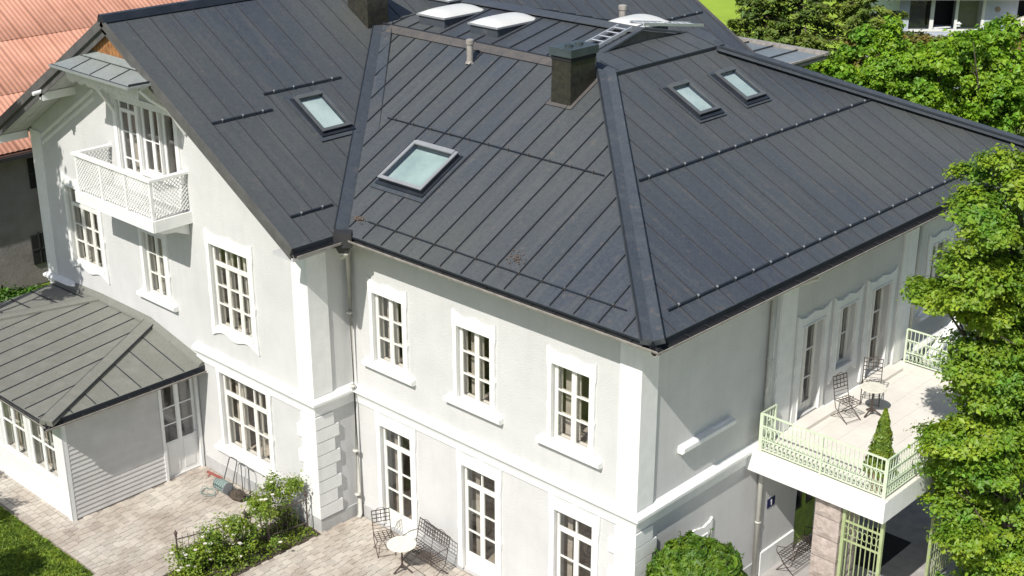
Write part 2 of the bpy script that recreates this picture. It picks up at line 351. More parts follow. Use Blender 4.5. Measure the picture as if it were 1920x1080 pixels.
def window(fr, c, w, z0, z1, cols, rows, parent, transom=None, kick=None, ho=None, style='window', sill=None, curtain='curtain',
           recess=0.06, inner=True, split=None, name='window', surr=True, mat_f='cream_paint', double=False):
    """rows = list of z boundaries (glass rows) below the transom"""
    B = 0.045; holes = (c-w, c+w, z0, z1)
    f = MB(); d0, d1 = -recess-0.05, -recess
    fr.box(f, c-w, c-w+B, z0, z1, d0, d1); fr.box(f, c+w-B, c+w, z0, z1, d0, d1)
    fr.box(f, c-w+B, c+w-B, z0, z0+B, d0, d1); fr.box(f, c-w+B, c+w-B, z1-B, z1, d0, d1)
    win = f.build(name, mat_f, parent)
    bars = MB(); zk = z0+B
    if kick:
        fr.box(bars, c-w+B, c+w-B, z0+B, kick, d0+0.005, d1-0.004)
        for k in range(2):
            a = c-w+B+0.07+k*(w-B); fr.box(bars, a, a+w-B-0.14, z0+B+0.06, kick-0.05, d1-0.004, d1+0.008)
        zk = kick
    ztop = z1-B
    if transom:
        fr.box(bars, c-w+B, c+w-B, transom-0.045, transom+0.045, d0+0.003, d1+0.02); ztop = transom-0.045
    cw = (2*w-2*B)/cols; panes = []
    for k in range(1, cols):
        u = c-w+B+k*cw
        fr.box(bars, u-0.036, u+0.036, zk, ztop, d0+0.004, d1+0.008)
        if transom: fr.box(bars, u-0.02, u+0.02, transom+0.045, z1-B, d0+0.004, d1)
    lim = [zk]+list(rows)+[ztop]
    for k in range(cols):
        ua = c-w+B+k*cw+(0.036 if k else 0); ub = c-w+B+(k+1)*cw-(0.036 if k < cols-1 else 0)
        fr.box(bars, ua, ua+0.028, zk, ztop, d0+0.008, d1-0.005); fr.box(bars, ub-0.028, ub, zk, ztop, d0+0.008, d1-0.005)
        for r in range(len(lim)-1):
            if r: fr.box(bars, ua+0.028, ub-0.028, lim[r]-0.014, lim[r]+0.014, d0+0.01, d1-0.003)
            e0 = 0.014 if r else 0.03
            pa = (ua+0.028, ub-0.028, lim[r]+(0.014 if r else 0), lim[r+1]-(0.014 if r < len(lim)-2 else 0))
            panes.append(pa)
        if transom: panes.append((c-w+B+k*cw+(0.02 if k else 0), c-w+B+(k+1)*cw-(0.02 if k < cols-1 else 0), transom+0.045, z1-B))
    bars.build('glazing_bar', mat_f, win)
    for pa in panes:
        g = MB(); fr.box(g, *pa, d0+0.015, d0+0.020); g.build('pane', 'glass', win)
    # interior box
    R = MB(); a, b, zz0, zz1, D = c-w-0.25, c+w+0.25, z0-0.1, z1+0.15, -1.7; P = fr.p; df = -0.281
    R.add([P(a, zz0, df), P(b, zz0, df), P(b, zz1, df), P(a, zz1, df), P(a, zz0, D), P(b, zz0, D), P(b, zz1, D), P(a, zz1, D)],
          [(4, 5, 6, 7), (0, 4, 7, 3), (1, 2, 6, 5), (0, 1, 5, 4), (3, 7, 6, 2)])
    R.build('room_behind', 'room_dark', win)
    if inner:
        m = MB(); q0, q1 = -0.25, -0.215; lo = z0+0.05
        for k in range(cols):
            ua = c-w+k*2*w/cols; ub = ua+2*w/cols
            for (x0, x1) in ((ua, ua+0.05), (ub-0.05, ub)): fr.box(m, x0, x1, lo, z1-0.02, q0, q1)
            for zr in list(rows)+[lo+0.03]: fr.box(m, ua+0.05, ub-0.05, zr-0.02-0.07, zr+0.02-0.07, q0, q1)
        m.build('inner_window', mat_f, win)
    if curtain:
        m = MB(); n = 16
        wl, wr = random.uniform(.25, .7), random.uniform(.1, .5)
        for (ua, ub) in ((c-w, c-w+wl*w), (c+w-wr*w, c+w)):
            vs = []; 
            for i in range(n+1):
                u = ua+(ub-ua)*i/n; dd = -0.40+0.02*math.sin(i*2.1); vs += [P(u, z0-0.05, dd), P(u, z1, dd)]
            m.add(vs, [(2*i, 2*i+2, 2*i+3, 2*i+1) for i in range(n)])
        m.build('curtain', curtain, win)
    if surr: surround(fr, c, w, z0, z1, ho or w+0.22, win, style)
    if sill:
        m = MB(); za = sill; hw = (ho or w+0.22)+0.2
        fr.prof(m, c-hw, c+hw, [(za+0.14, 0.0), (za+0.12, 0.15), (za+0.03, 0.15), (za, 0.10), (za, 0.0)])
        fr.box(m, c-hw+0.06, c+hw-0.06, za+0.14, z0, 0.0, 0.05)
        m.build('sill', 'white_trim', win)
    return holes

# ---------------------------------------------------------------- ground
def flat(name, pts, z, material, label=None, kind='structure', h=None):
    mb = MB(); mb.add([(x, y, z) for x, y in pts], [tuple(range(len(pts)))])
    o = mb.build(name, material, None); o['kind'] = kind
    if label: o['label'] = label
    return o
flat('ground', [(-400, -300), (400, -300), (400, 500), (-400, 500)], -0.03, 'far_grass', 'wide green lawn round the houses')

flat('meadow', [(-75, 30), (-20, 44), (-10, 90), (-75, 110)], -0.02, 'meadow_grass', 'bright sunlit meadow behind the villa')
# ---------------------------------------------------------------- villa
villa = thing('villa', 'large pale grey and white two-storey villa with dark standing-seam metal roof', 'house', (-8.5, 4.0, 0))
EZ = 7.72; EX = 0.80; EY = -0.75       # main eave
Fm = Fr((0, 0, 0), (1, 0, 0), (0, -1, 0)); Fg = Fr((0, -1.2, 0), (1, 0, 0), (0, -1, 0))
Fgs = Fr((-8.56, 0, 0), (0, 1, 0), (1, 0, 0)); Fr1 = Fr((0, 0, 0), (0, 1, 0), (1, 0, 0)); Frt = Fr((0.12, 0, 0), (0, 1, 0), (1, 0, 0))
# main facade windows
H = []
for c in (-7.22, -4.49, -1.74):
    H.append(window(Fm, c, 0.50, 4.42, 6.14, 2, [5.0, 5.53], villa, ho=0.655, sill=4.24))
for c in (-7.10, -4.37, -1.60):
    H.append(window(Fm, c, 0.52, 0.1, 2.80, 2, [1.1, 1.65], villa, transom=2.32, kick=0.52, ho=0.70, inner=False, name='french_door'))
wall(Fm, [(-8.56, 0), (0, 0), (0, 7.72), (-8.56, 7.72)], H, 'render_wall', villa)
# gable facade
G = []
G.append(window(Fg, -11.33, 0.95, 1.0, 3.08, 3, [1.78], villa, transom=2.5, ho=1.12, sill=0.80, name='window'))
G.append(window(Fg, -11.50, 0.76, 4.32, 6.50, 3, [4.93, 5.42], villa, transom=5.99, ho=0.95, style='full'))
G.append(window(Fg, -14.79, 0.47, 4.38, 6.08, 2, [4.95, 5.5], villa, ho=0.66, sill=4.22))
G.append(window(Fg, -18.12, 0.76, 4.34, 6.50, 3, [4.93, 5.42], villa, transom=5.99, ho=0.95, style='full'))
G.append(window(Fg, -15.45, 0.42, 7.12, 9.40, 2, [7.9, 8.6], villa, transom=9.15, kick=7.6, surr=False, name='balcony_door', inner=False, mat_f='white_paint'))
G.append(window(Fg, -14.45, 0.42, 7.75, 9.40, 2, [8.55], villa, surr=False, inner=False, mat_f='white_paint', curtain=None))
G.append(window(Fg, -13.66, 0.30, 7.75, 9.40, 1, [], villa, surr=False, inner=False, mat_f='white_paint'))
RZ = 11.70; RX = -14.46; GS = 0.594    # gable ridge
def gz(x): return RZ-GS*abs(x-RX)
def gpoly(off): return [(-20.45, 0), (-8.56, 0), (-8.56, gz(-8.56)-off), (RX, RZ-off), (-20.45, gz(-20.45)-off)]
wall(Fg, gpoly(0.16), G, 'render_wall', villa)
wall(Fgs, [(-1.2, 0), (0, 0), (0, 7.9), (-1.2, 7.9)], [], 'render_wall', villa)
wall(Fr((-20.45, 0, 0), (0, -1, 0), (-1, 0, 0)), [(-16, 0), (1.2, 0), (1.2, 7.9), (-16, 7.9)], [], 'render_wall', villa)
# right side walls
R1 = []
R1.append(window(Fr1, 2.0, 0.42, 1.0, 2.0, 2, [1.5], villa, ho=0.62, sill=0.82, inner=False, curtain=None))
wall(Fr1, [(0, 0), (4.42, 0), (4.42, 7.72), (0, 7.72)], R1, 'render_wall', villa)
T = []
for c in (5.92, 8.86):
    T.append(window(Frt, c, 0.44, 3.60, 5.86, 2, [4.42, 5.12], villa, kick=3.80, ho=0.67, curtain='pink_curtain', name='terrace_door', recess=0.14))
T.append(window(Frt, 7.37, 0.38, 4.32, 5.84, 2, [5.05], villa, ho=0.60, curtain='pink_curtain', style='full', recess=0.12))
T.append(window(Frt, 6.35, 0.48, 0.05, 2.4, 2, [], villa, kick=1.0, surr=False, inner=False, mat_f='green_door', name='porch_door'))
wall(Frt, [(4.42, 0), (10.43, 0), (10.43, 7.72), (4.42, 7.72)], T, 'render_wall', villa)
m = MB(); m.add([(0, 4.42, 0), (0.12, 4.42, 0), (0.12, 4.42, 7.6), (0, 4.42, 7.6)], [(0, 1, 2, 3)]); m.add([(0, 10.43, 0), (0.12, 10.43, 0), (0.12, 10.43, 7.6), (0, 10.43, 7.6)], [(3, 2, 1, 0)])
m.build('wall', 'render_wall', villa)
S3 = [window(Fr1, 11.9, 0.45, 4.42, 6.14, 2, [5.0, 5.53], villa, ho=0.655, sill=4.24), window(Fr1, 14.2, 0.45, 4.42, 6.14, 2, [5.0, 5.53], villa, ho=0.655, sill=4.24)]
wall(Fr1, [(10.43, 0), (15.9, 0), (15.9, 7.72), (10.43, 7.72)], S3, 'render_wall', villa)
# plinths
m = MB(); Fm.box(m, -8.53, 0.03, 0, 0.34, 0, 0.03)
for c in (): pass
m = MB()
for a, b in ((-8.53, -7.66), (-6.54, -4.93), (-3.81, -2.16), (-1.04, 0.03)): Fm.box(m, a, b, 0, 0.34, 0, 0.03)
Fg.box(m, -13.3, -8.53, 0, 0.34, 0, 0.03); Fgs.box(m, -1.2, -0.03, 0, 0.34, 0, 0.03); Fr1.box(m, 0, 4.42, 0, 0.34, 0, 0.03)
m.build_each('plinth', 'plinth_paint', villa)
# string course
PR = [(3.60, 0.0), (3.545, 0.11), (3.50, 0.16), (3.44, 0.16), (3.43, 0.095), (3.38, 0.095), (3.37, 0.065), (3.31, 0.065), (3.30, 0.035), (3.12, 0.035), (3.11, 0.0)]
for fr, a, b, m0, m1 in ((Fm, -8.56, 0, 0, 1), (Fr1, 0, 4.42, 1, 0), (Fg, -13.25, -8.56, 0, 1), (Fgs, -1.2, 0, 1, 0), (Fr1, 10.43, 15.9, 0, 0), (Fg, -20.45, -18.95, 1, 0)):
    m = MB(); fr.prof(m, a, b, PR, m0, m1); m.build('string_course', 'white_trim', villa)
# pilasters
m = MB(); Fm.box(m, -0.50, 0.04, 3.6, 7.5, 0, 0.04); Fr1.box(m, 0, 0.48, 3.6, 7.5, 0, 0.04); m.build('pilaster', 'white_trim', villa)
m = MB(); Fg.box(m, -9.08, -8.52, 3.6, 7.78, 0, 0.04); Fgs.box(m, -1.2, -0.68, 3.6, 7.6, 0, 0.04); m.build('pilaster', 'white_trim', villa)
m = MB(); Fg.box(m, -20.49, -19.95, 3.6, 7.78, 0, 0.04); m.build('pilaster', 'white_trim', villa)
for a, b in ((4.54, 5.14), (9.75, 10.39)):
    m = MB(); Frt.box(m, a, b, 3.53, 7.5, 0, 0.05); m.build('pilaster', 'white_trim', villa)
m = MB()   # raking moulding below the verge, upper left
for s_ in (-1,):
    for off, dd in ((0.75, 0.05), (0.95, 0.03)):
        a, b = -19.9, -16.9
        m.prism([Fg.p(a, gz(a)-off, 0), Fg.p(b, gz(b)-off, 0), Fg.p(b, gz(b)-off-0.1, 0), Fg.p(a, gz(a)-off-0.1, 0)], Fg.N*dd)
m.build('raking_moulding', 'white_trim', villa)
# quoins
def quoins(cx, cy, xs, s0):
    for k in range(8):
        z0 = 0.37+k*0.341; wd = (0.50, 0.66)[(k+s0) % 2]; wd2 = (0.50, 0.64)[(k+s0) % 2]
        m = MB(); e = 0.012
        f1 = Fr((cx, cy, 0), (1, 0, 0), (0, -1, 0)); f2 = Fr((cx, cy, 0), (0, 1, 0), (1, 0, 0))
        f1.box(m, -wd, 0.055, z0+e, z0+0.341-e, 0, 0.055); f2.box(m, 0, wd2, z0+e, z0+0.341-e, 0, 0.055)
        m.build('quoin_block', 'white_trim', villa)
quoins(-8.56, -1.2, 1, 1); quoins(0, 0, 1, 1)
# blind sill on the right wall
m = MB(); Fr1.prof(m, 1.28, 3.08, [(4.56, 0.0), (4.54, 0.17), (4.45, 0.17), (4.40, 0.12), (4.40, 0.0)]); m.build('sill', 'white_trim', villa)
# down pipes
def pipe(pts, r=0.062, name='down_pipe', rings=()):
    m = MB(); m.tube(pts, r, 10); 
    for z in rings: m.tube([(pts[-1][0], pts[-1][1], z-0.02), (pts[-1][0], pts[-1][1], z+0.02)], r+0.012, 10)
    m.build(name, 'pipe_metal', villa, smooth=True)
pipe([(-7.95, -0.62, 7.35), (-7.95, -0.62, 7.12), (-8.1, -0.55, 7.03), (-8.32, -0.2, 7.0), (-8.4, -0.13, 6.9), (-8.4, -0.13, 0.12), (-8.37, -0.2, 0.03)], rings=(5.5, 3.62, 1.9, 0.7))
pipe([(0.12, 4.3, 7.4), (0.12, 4.3, 0.05)], rings=(5.5, 3.0, 1.5))
pipe([(0.70, 5.0, 7.45), (0.66, 5.05, 7.28), (0.45, 4.75, 7.2), (0.2, 4.4, 7.2), (0.12, 4.33, 7.1)], r=0.045)
pipe([(0.12, 10.55, 7.4), (0.12, 10.55, 3.6)])

# ---------------------------------------------------------------- roofs of the villa
def roof(name, poly, normal, spacing, off, horiz, parent, mpanel='roof_metal', mseam='seam_dark', deck=0.16, seam_h=0.034, seam_w=0.022, lift=0.0, build_deck=True, deck_mat='bargeboard', reverse=False):
    """poly: coplanar 3D points. horiz: unit horizontal vector in the plane."""
    P0 = V(poly[0]); n = V(normal).normalized(); h = V(horiz).normalized(); up = n.cross(h).normalized()
    if up.z < 0: up = -up
    to2 = lambda p: ((V(p)-P0).dot(h), (V(p)-P0).dot(up)); to3 = lambda q, e=0.0: P0+h*q[0]+up*q[1]+n*e
    p2 = [to2(p) for p in poly]
    area = sum(p2[i][0]*p2[(i+1) % len(p2)][1]-p2[(i+1) % len(p2)][0]*p2[i][1] for i in range(len(p2)))
    if area < 0: p2 = p2[::-1]
    d = MB(); d.prism([to3(q, lift-0.02) for q in p2], -n*deck); dk = d.build(name, deck_mat, parent)
    h0 = min(q[0] for q in p2); h1 = max(q[0] for q in p2)
    ref = off-P0.dot(h)      # seams at absolute h-coordinate off + k*spacing
    k0 = math.floor((h0-ref)/spacing); x = ref+k0*spacing
    while x < h1-1e-6:
        a, b = max(x, h0), min(x+spacing, h1)
        if b-a > 0.02:
            c = clip2(clip2(p2, -1, 0, -a), 1, 0, b)
            if len(c) >= 3:
                mb = MB(); c2 = [(q[0], q[1]) for q in c]
                mb.mi = 0; mb.prism([to3(q, lift+random.uniform(-.0015, .0015)) for q in c2], -n*0.018)
                # standing seam at the right edge
                ys = [q[1] for q in c if abs(q[0]-b) < 1e-5]
                if len(ys) >= 2 and b < h1-0.05 and max(ys)-min(ys) > 0.15:
                    y0, y1 = min(ys)+0.02, max(ys)-0.02; mb.mi = 1
                    w = seam_w/2
                    mb.hexa([to3((b-w, y0), lift), to3((b+w, y0), lift), to3((b+w, y1), lift), to3((b-w, y1), lift)],
                            [to3((b-w*.7, y0+.02), lift+seam_h), to3((b+w*.7, y0+.02), lift+seam_h), to3((b+w*.7, y1), lift+seam_h), to3((b-w*.7, y1), lift+seam_h)])
                mb.build('roof_panel', [mpanel, mseam], dk)
        x += spacing
    return dk
def gp(x, y, e=0.0): return V((x, y, gz(x)+e))
def ridge_z(y): return 0.0
FS = 0.52; RS = 0.505
def fz(y): return EZ+FS*(y-EY)
def rz_(x): return EZ+RS*(EX-x)
RING_Y = 5.05; RING_Z = fz(RING_Y)      # about 10.74
RINGX = EX-(RING_Z-EZ)/RS
gn = V((GS, 0, 1)); 
VB = V((-7.81, EY, 7.75)); VT = V((RX+(RZ-RING_Z)/GS, RING_Y, RING_Z))
# gable wing east slope, with valley cut
poly = [(-7.78, -2.16, gz(-7.78)), (-7.78, -0.66, gz(-7.78)), tuple(VT), (VT.x, 17.1, gz(VT.x)), (RX, 17.1, RZ), (RX, -2.16, RZ)]
# split into convex pieces
E1 = [(-7.78, -2.16, gz(-7.78)), (-7.78, -0.66, gz(-7.78)), tuple(VT), (RX, VT.y, RZ), (RX, -2.16, RZ)]
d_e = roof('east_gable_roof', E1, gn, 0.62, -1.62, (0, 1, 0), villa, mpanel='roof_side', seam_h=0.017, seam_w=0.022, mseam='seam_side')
E2 = [tuple(VT), (-9.7, 9.0, gz(-9.7)), (-7.0, 17.1, gz(-7.0)), (RX, 17.1, RZ), (RX, VT.y, RZ)]
E2 = [(VT.x+0.0, VT.y, gz(VT.x)), (-8.6, 9.0, gz(-8.6)), (-8.6, 17.1, gz(-8.6)), (RX, 17.1, RZ), (RX, VT.y, RZ)]
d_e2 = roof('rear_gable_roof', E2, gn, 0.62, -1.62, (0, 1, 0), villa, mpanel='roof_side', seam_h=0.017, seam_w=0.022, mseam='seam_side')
W1 = [(-21.25, -2.16, gz(-21.25)), (RX, -2.16, RZ), (RX, 17.1, RZ), (-21.25, 17.1, gz(-21.25))]
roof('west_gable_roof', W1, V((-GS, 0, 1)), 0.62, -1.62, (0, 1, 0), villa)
# main front slope
F1 = [(-7.62, EY, EZ), (EX, EY, EZ), (RINGX, RING_Y, RING_Z), (VT.x, RING_Y, RING_Z)]
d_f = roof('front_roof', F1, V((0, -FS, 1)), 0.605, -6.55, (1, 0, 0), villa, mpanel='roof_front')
# right slope
RE = V((-5.07, 9.05, rz_(-5.07)))
R_ = [(EX, EY, EZ), (EX, 16.0, EZ), tuple(RE), (RINGX, RING_Y, RING_Z)]
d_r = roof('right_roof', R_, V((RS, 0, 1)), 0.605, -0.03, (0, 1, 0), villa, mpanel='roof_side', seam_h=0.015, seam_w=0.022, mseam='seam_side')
# rear main slope (mostly hidden)
B_ = [(EX, 16.0, EZ), (-8.6, 16.0, EZ), (-8.6, 9.05, RE.z), tuple(RE)]
roof('rear_roof', B_, V((0, (RE.z-EZ)/(16.0-9.05), 1)), 0.605, -0.03, (1, 0, 0), villa)
# low upper roof
UZ = 11.20; UY = 7.30; WX = -6.02
us = (UZ-RING_Z)/(UY-RING_Y)
U1 = [(VT.x-0.1, RING_Y, RING_Z), (WX, RING_Y, RING_Z), (WX, UY, UZ), (-11.9, UY, UZ)]
d_u = roof('upper_roof', U1, V((0, -us, 1)), 0.605, -6.55, (1, 0, 0), villa, lift=0.03)
U2 = [(-11.9, UY, UZ), (WX, UY, UZ), (WX, 9.7, UZ-us*2.4), (-11.0, 9.7, UZ-us*2.4)]
roof('upper_roof', U2, V((0, us, 1)), 0.605, -6.55, (1, 0, 0), villa, lift=0.03)
# slanted cheek at the left end of the upper roof
m = MB(); m.add([(VT.x-0.1, RING_Y, RING_Z+0.05), (-11.9, UY, UZ+0.04), (-12.9, UY+0.4, 10.77)], [(0, 1, 2)]); m.build('roof_cheek', 'roof_flashing', villa)
# flashings: verge of the ring
def flash(name, pts, w, matn, parent=villa, t=0.03, up=(0, 0, 1)):
    m = MB()
    for a, b in zip(pts[:-1], pts[1:]): m.bar(a, b, w, t, up)
    return m.build(name, matn, parent)
n_f = V((0, -FS, 1)).normalized(); n_r = V((RS, 0, 1)).normalized(); n_g = gn.normalized()
m = MB()    # ring apron: pieces of tan metal
x = VT.x+0.3; k = 0
while x < RINGX-0.3:
    a = min(x+0.6, RINGX-0.2); zz = lambda y: fz(y)+0.025
    m = MB(); m.hexa([(x, RING_Y-0.20, zz(RING_Y-0.20)), (a-0.006, RING_Y-0.20, zz(RING_Y-0.2)), (a-0.006, RING_Y, RING_Z+0.045), (x, RING_Y, RING_Z+0.045)],
                     [(x, RING_Y-0.21, zz(RING_Y-0.20)+0.012), (a-0.006, RING_Y-0.21, zz(RING_Y-0.2)+0.012), (a-0.006, RING_Y-0.015, RING_Z+0.075), (x, RING_Y-0.015, RING_Z+0.075)])
    m.build('apron_flashing', 'copper_brown', d_f); x = a
flash('ring_edge', [(VT.x, RING_Y+0.0, RING_Z+0.085), (RINGX-0.4, RING_Y, RING_Z+0.085)], 0.035, 'seam_dark', d_u, 0.03)
# upper ridge cap
m = MB(); 
for (a, b) in ((-11.9, -9.9), (-9.9, -7.9), (-7.9, WX)):
    for s_ in (-1, 1):
        z = UZ+0.09
        m.hexa([(a, UY, z), (b-0.01, UY, z), (b-0.01, UY+s_*0.30, z-0.3*us), (a, UY+s_*0.30, z-0.3*us)], [(a, UY, z+0.02), (b-0.01, UY, z+0.02), (b-0.01, UY+s_*0.30, z-0.3*us+0.02), (a, UY+s_*0.30, z-0.3*us+0.02)])
m.build('ridge_cap', 'roof_metal', d_u)
# brown end wall of the upper roof in panels, and its apron roof
for i in range(6):
    ya = 5.45+i*0.69; yb = ya+0.68
    def tz(y): return min(UZ+0.02, 10.80+0.215*(y-5.45)) if y < UY else UZ+0.02-0.19*(y-UY)
    pts = [(ya, 10.60), (yb, 10.60), (yb, tz(yb))]+([(UY, tz(UY))] if ya < UY < yb else [])+[(ya, tz(ya))]
    m = MB(); m.prism([(WX, y, z) for y, z in pts], (0.03, 0, 0)); m.build('end_wall_panel', 'copper_brown', d_u)
flash('verge_trim', [(WX+0.05, 5.35, 10.84), (WX+0.05, UY, UZ+0.10), (WX+0.05, 9.7, UZ-0.40)], 0.12, 'roof_flashing', d_u, 0.05)
AZ0 = 10.97; AZ1 = 10.74
ap = [(RINGX+0.13, 5.02, AZ1), (RINGX+0.13, 9.35, AZ1), (WX+0.03, 9.75, AZ0), (WX+0.03, 5.45, AZ0)]
nn = (V(ap[1])-V(ap[0])).cross(V(ap[3])-V(ap[0])); nn = nn if nn.z > 0 else -nn
roof('apron_roof', ap, nn, 0.62, 5.3, (0, 1, 0), villa, deck=0.02, deck_mat='ridge_dark', seam_h=0.015, mpanel='roof_metal')
flash('apron_edge', [(RINGX+0.15, 5.0, AZ1-0.07), (RINGX+0.15, 9.37, AZ1-0.07)], 0.03, 'ridge_dark', villa, 0.13)
m = MB(); m.add([(RINGX+0.14, 5.02, AZ1+.01), (WX+0.0, 5.45, AZ0+.01), (WX-0.5, 5.06, 10.80), (RINGX-0.1, 4.93, AZ1-.01)], [(0, 1, 2, 3)]); m.build('apron_hip', 'roof_flashing', villa)
# gable ridge cap
def ridgecap(p0, p1, w, h, parent, matn='ridge_dark'):
    m = MB(); m.prism([V(p0)+V((-w, 0, -w*GS+0.02)), V(p0)+V((w, 0, -w*GS+0.02)), V(p0)+V((w*0.55, 0, h)), V(p0)+V((-w*0.55, 0, h))], V(p1)-V(p0)); return m.build('ridge_cap', matn, parent)
ridgecap((RX, -2.2, RZ+0.02), (RX, 17.1, RZ+0.02), 0.15, 0.10, d_e)
# hip covers
def hipcover(p0, p1, w, lift, parent, n1, n2, name='hip_cover', matn='roof_flashing', dark=True, both=True):
    p0 = V(p0); p1 = V(p1); d = (p1-p0).normalized(); a1 = n1.cross(d).normalized(); a2 = d.cross(n2).normalized()
    if (a1.cross(V((0, 0, 1)))).length > 2: pass
    mid = (n1+n2).normalized()*lift
    m = MB()
    for a, nrm in ((a1, n1), (a2, n2)):
        q = [p0+mid, p1+mid, p1+a*w+nrm*0.05, p0+a*w+nrm*0.05]; m.hexa([x-nrm*0.13 for x in q], q)
    o = m.build(name, matn, parent)
    if dark:
        m = MB()
        for a, nrm in ((a1, n1), (a2, n2))[:(2 if both else 1)]: m.bar(p0+a*(w+0.012)+nrm*0.022, p1+a*(w+0.012)+nrm*0.022, 0.016, 0.045, nrm)
        m.build('hip_edge', 'seam_dark', o)
    return o
hipcover((EX+0.01, EY-0.01, EZ+0.02), (RINGX, RING_Y-0.06, RING_Z), 0.22, 0.06, villa, n_r, n_f, both=False)
n_b = V((0, (RE.z-EZ)/(16.0-9.05), 1)).normalized()
hipcover((EX, 16.0, EZ), tuple(RE), 0.27, 0.05, villa, n_b, n_r)
# valley
vb = V((-7.70, -0.62, gz(-7.70)-0.0)); vt = VT+V((0, 0, 0.02)); dv = (vt-vb).normalized()
aL = n_g.cross(dv).normalized(); aL = aL if aL.x < 0 or aL.y > 0 and aL.x < 0.5 and aL.dot(V((1, 0, 0))) < 0 else -aL
aR = dv.cross(n_f).normalized(); aR = aR if aR.x > 0 else -aR
m = MB()
for a, nrm, w in ((aL, n_g, 0.36), (aR, n_f, 0.40)):
    q = [vb+nrm*0.012, vt+nrm*0.012, vt+a*w*0.7+nrm*0.03, vb+a*w+nrm*0.03]; m.hexa([x-nrm*0.012 for x in q], q)
vl = m.build('valley_gutter', 'roof_flashing', villa)
m = MB()
for a, nrm, w in ((aL, n_g, 0.37), (aR, n_f, 0.41)): m.bar(vb+a*w+nrm*0.03, vt+a*w*0.7+nrm*0.03, 0.018, 0.03, nrm)
m.build('valley_edge', 'seam_dark', vl)
# box at the foot of the valley
m = MB(); c0 = V((-7.78, -0.80, 7.66)); ax1 = V((0.72, -0.69, 0)); ax2 = V((0.69, 0.72, 0))
def ob(m, c, a, b, w, d, h0, h1, tp=1.0):
    c = V(c); q = [c+a*sx*w+b*sy*d for sx, sy in ((-1, -1), (1, -1), (1, 1), (-1, 1))]
    p = [c+a*sx*w*tp+b*sy*d*tp for sx, sy in ((-1, -1), (1, -1), (1, 1), (-1, 1))]
    m.hexa([x+V((0, 0, h0)) for x in p], [x+V((0, 0, h1)) for x in q])
bx2 = V((0.72, 0.69, 0)).normalized(); by2 = V((-0.69, 0.72, 0)).normalized()
ob(m, (-7.70, -0.82, 7.66), bx2, by2, 0.20, 0.13, -0.20, 0.14); ob(m, (-7.72, -0.80, 7.46), bx2, by2, 0.17, 0.11, -0.16, 0.0, 0.6)
m.build('rain_hopper', 'dark_metal', villa)
m = MB(); ob(m, (-7.76, -0.78, 7.42), bx2, by2, 0.10, 0.10, -0.16, -0.1, 1.0); m.build('hopper_outlet', 'pipe_metal', villa)
# gutters
def gutter(p0, p1, out, name='gutter', matn='gutter_metal', r=0.082):
    p0 = V(p0); p1 = V(p1); out = V(out); m = MB(); k = 8; vs = []
    for p in (p0, p1):
        for i in range(k+1):
            t = math.pi*i/k; vs.append(p+out*(-math.cos(t)*r+r)+V((0, 0, -math.sin(t)*r)))
        for i in range(k, -1, -1):
            t = math.pi*i/k; vs.append(p+out*(-math.cos(t)*(r-0.012)+r)+V((0, 0, -math.sin(t)*(r-0.012)+0.004)))
    n = 2*k+2; m.add(vs, [tuple(range(n-1, -1, -1)), tuple(range(n, 2*n))]+[(i, (i+1) % n, n+(i+1) % n, n+i) for i in range(n)])
    m.m = [0, 0]+[1 if i > k else 0 for i in range(n)]  # inner faces black: shade inside the trough put into the colour
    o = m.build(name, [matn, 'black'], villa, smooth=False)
    b = MB(); L = (p1-p0).length; q = 0.4
    while q < L:
        c = p0+(p1-p0).normalized()*q
        b.bar(c+V((0, 0, 0.012)), c+out*(1.7*r)+V((0, 0, 0.006)), 0.02, 0.006); q += 0.62
    b.build_each('gutter_bracket', 'dark_metal', o)
    return o
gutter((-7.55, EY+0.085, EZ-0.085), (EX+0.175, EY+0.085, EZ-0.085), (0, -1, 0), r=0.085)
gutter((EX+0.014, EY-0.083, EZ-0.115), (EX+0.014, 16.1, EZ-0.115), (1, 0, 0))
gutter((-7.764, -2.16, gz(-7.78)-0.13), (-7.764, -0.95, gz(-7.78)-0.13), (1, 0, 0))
m = MB()  # drip edge
m.box(-7.6, EX+0.0, EY-0.008, EY-0.002, EZ-0.035, EZ-0.002); m.box(EX+0.002, EX+0.012, EY, 16.0, EZ-0.20, EZ-0.004); m.box(-7.776, -7.766, -2.16, -0.8, gz(-7.78)-0.18, gz(-7.78)-0.0)
m.build('drip_edge', 'ridge_dark', villa)
# soffits
m = MB(); m.box(-7.5, EX-0.14, EY+0.27, -0.001, 7.52, 7.56); m.build('soffit', 'bargeboard', villa); m = MB(); m.box(0.001, EX-0.14, 0.0, 16.0, 7.42, 7.46); m.build('soffit', 'soffit', villa)
m = MB(); m.box(-8.55, -7.84, -2.1, -0.05, 7.40, 7.48); m.build('soffit', 'soffit', villa)
# verge boards of the gable
def verge(y, x0, x1, parent=villa):
    n = (V((gz(x1)-gz(x0), 0, -(x1-x0)))).normalized(); n = n if n.z < 0 else -n
    a = V((x0, y, gz(x0))); b = V((x1, y, gz(x1)))
    for off, th, yy, mt in ((-0.04, 0.20, 0.0, 'bargeboard'), (0.17, 0.15, 0.07, 'bargeboard')):
        m = MB(); m.prism([a+n*off+V((0, yy-0.03, 0)), b+n*off+V((0, yy-0.03, 0)), b+n*(off+th)+V((0, yy-0.03, 0)), a+n*(off+th)+V((0, yy-0.03, 0))], (0, 0.03, 0))
        m.build('bargeboard', mt, parent)
verge(-2.16, RX, -7.76); verge(-2.16, -21.27, RX); verge(17.15, RX, -8.6)
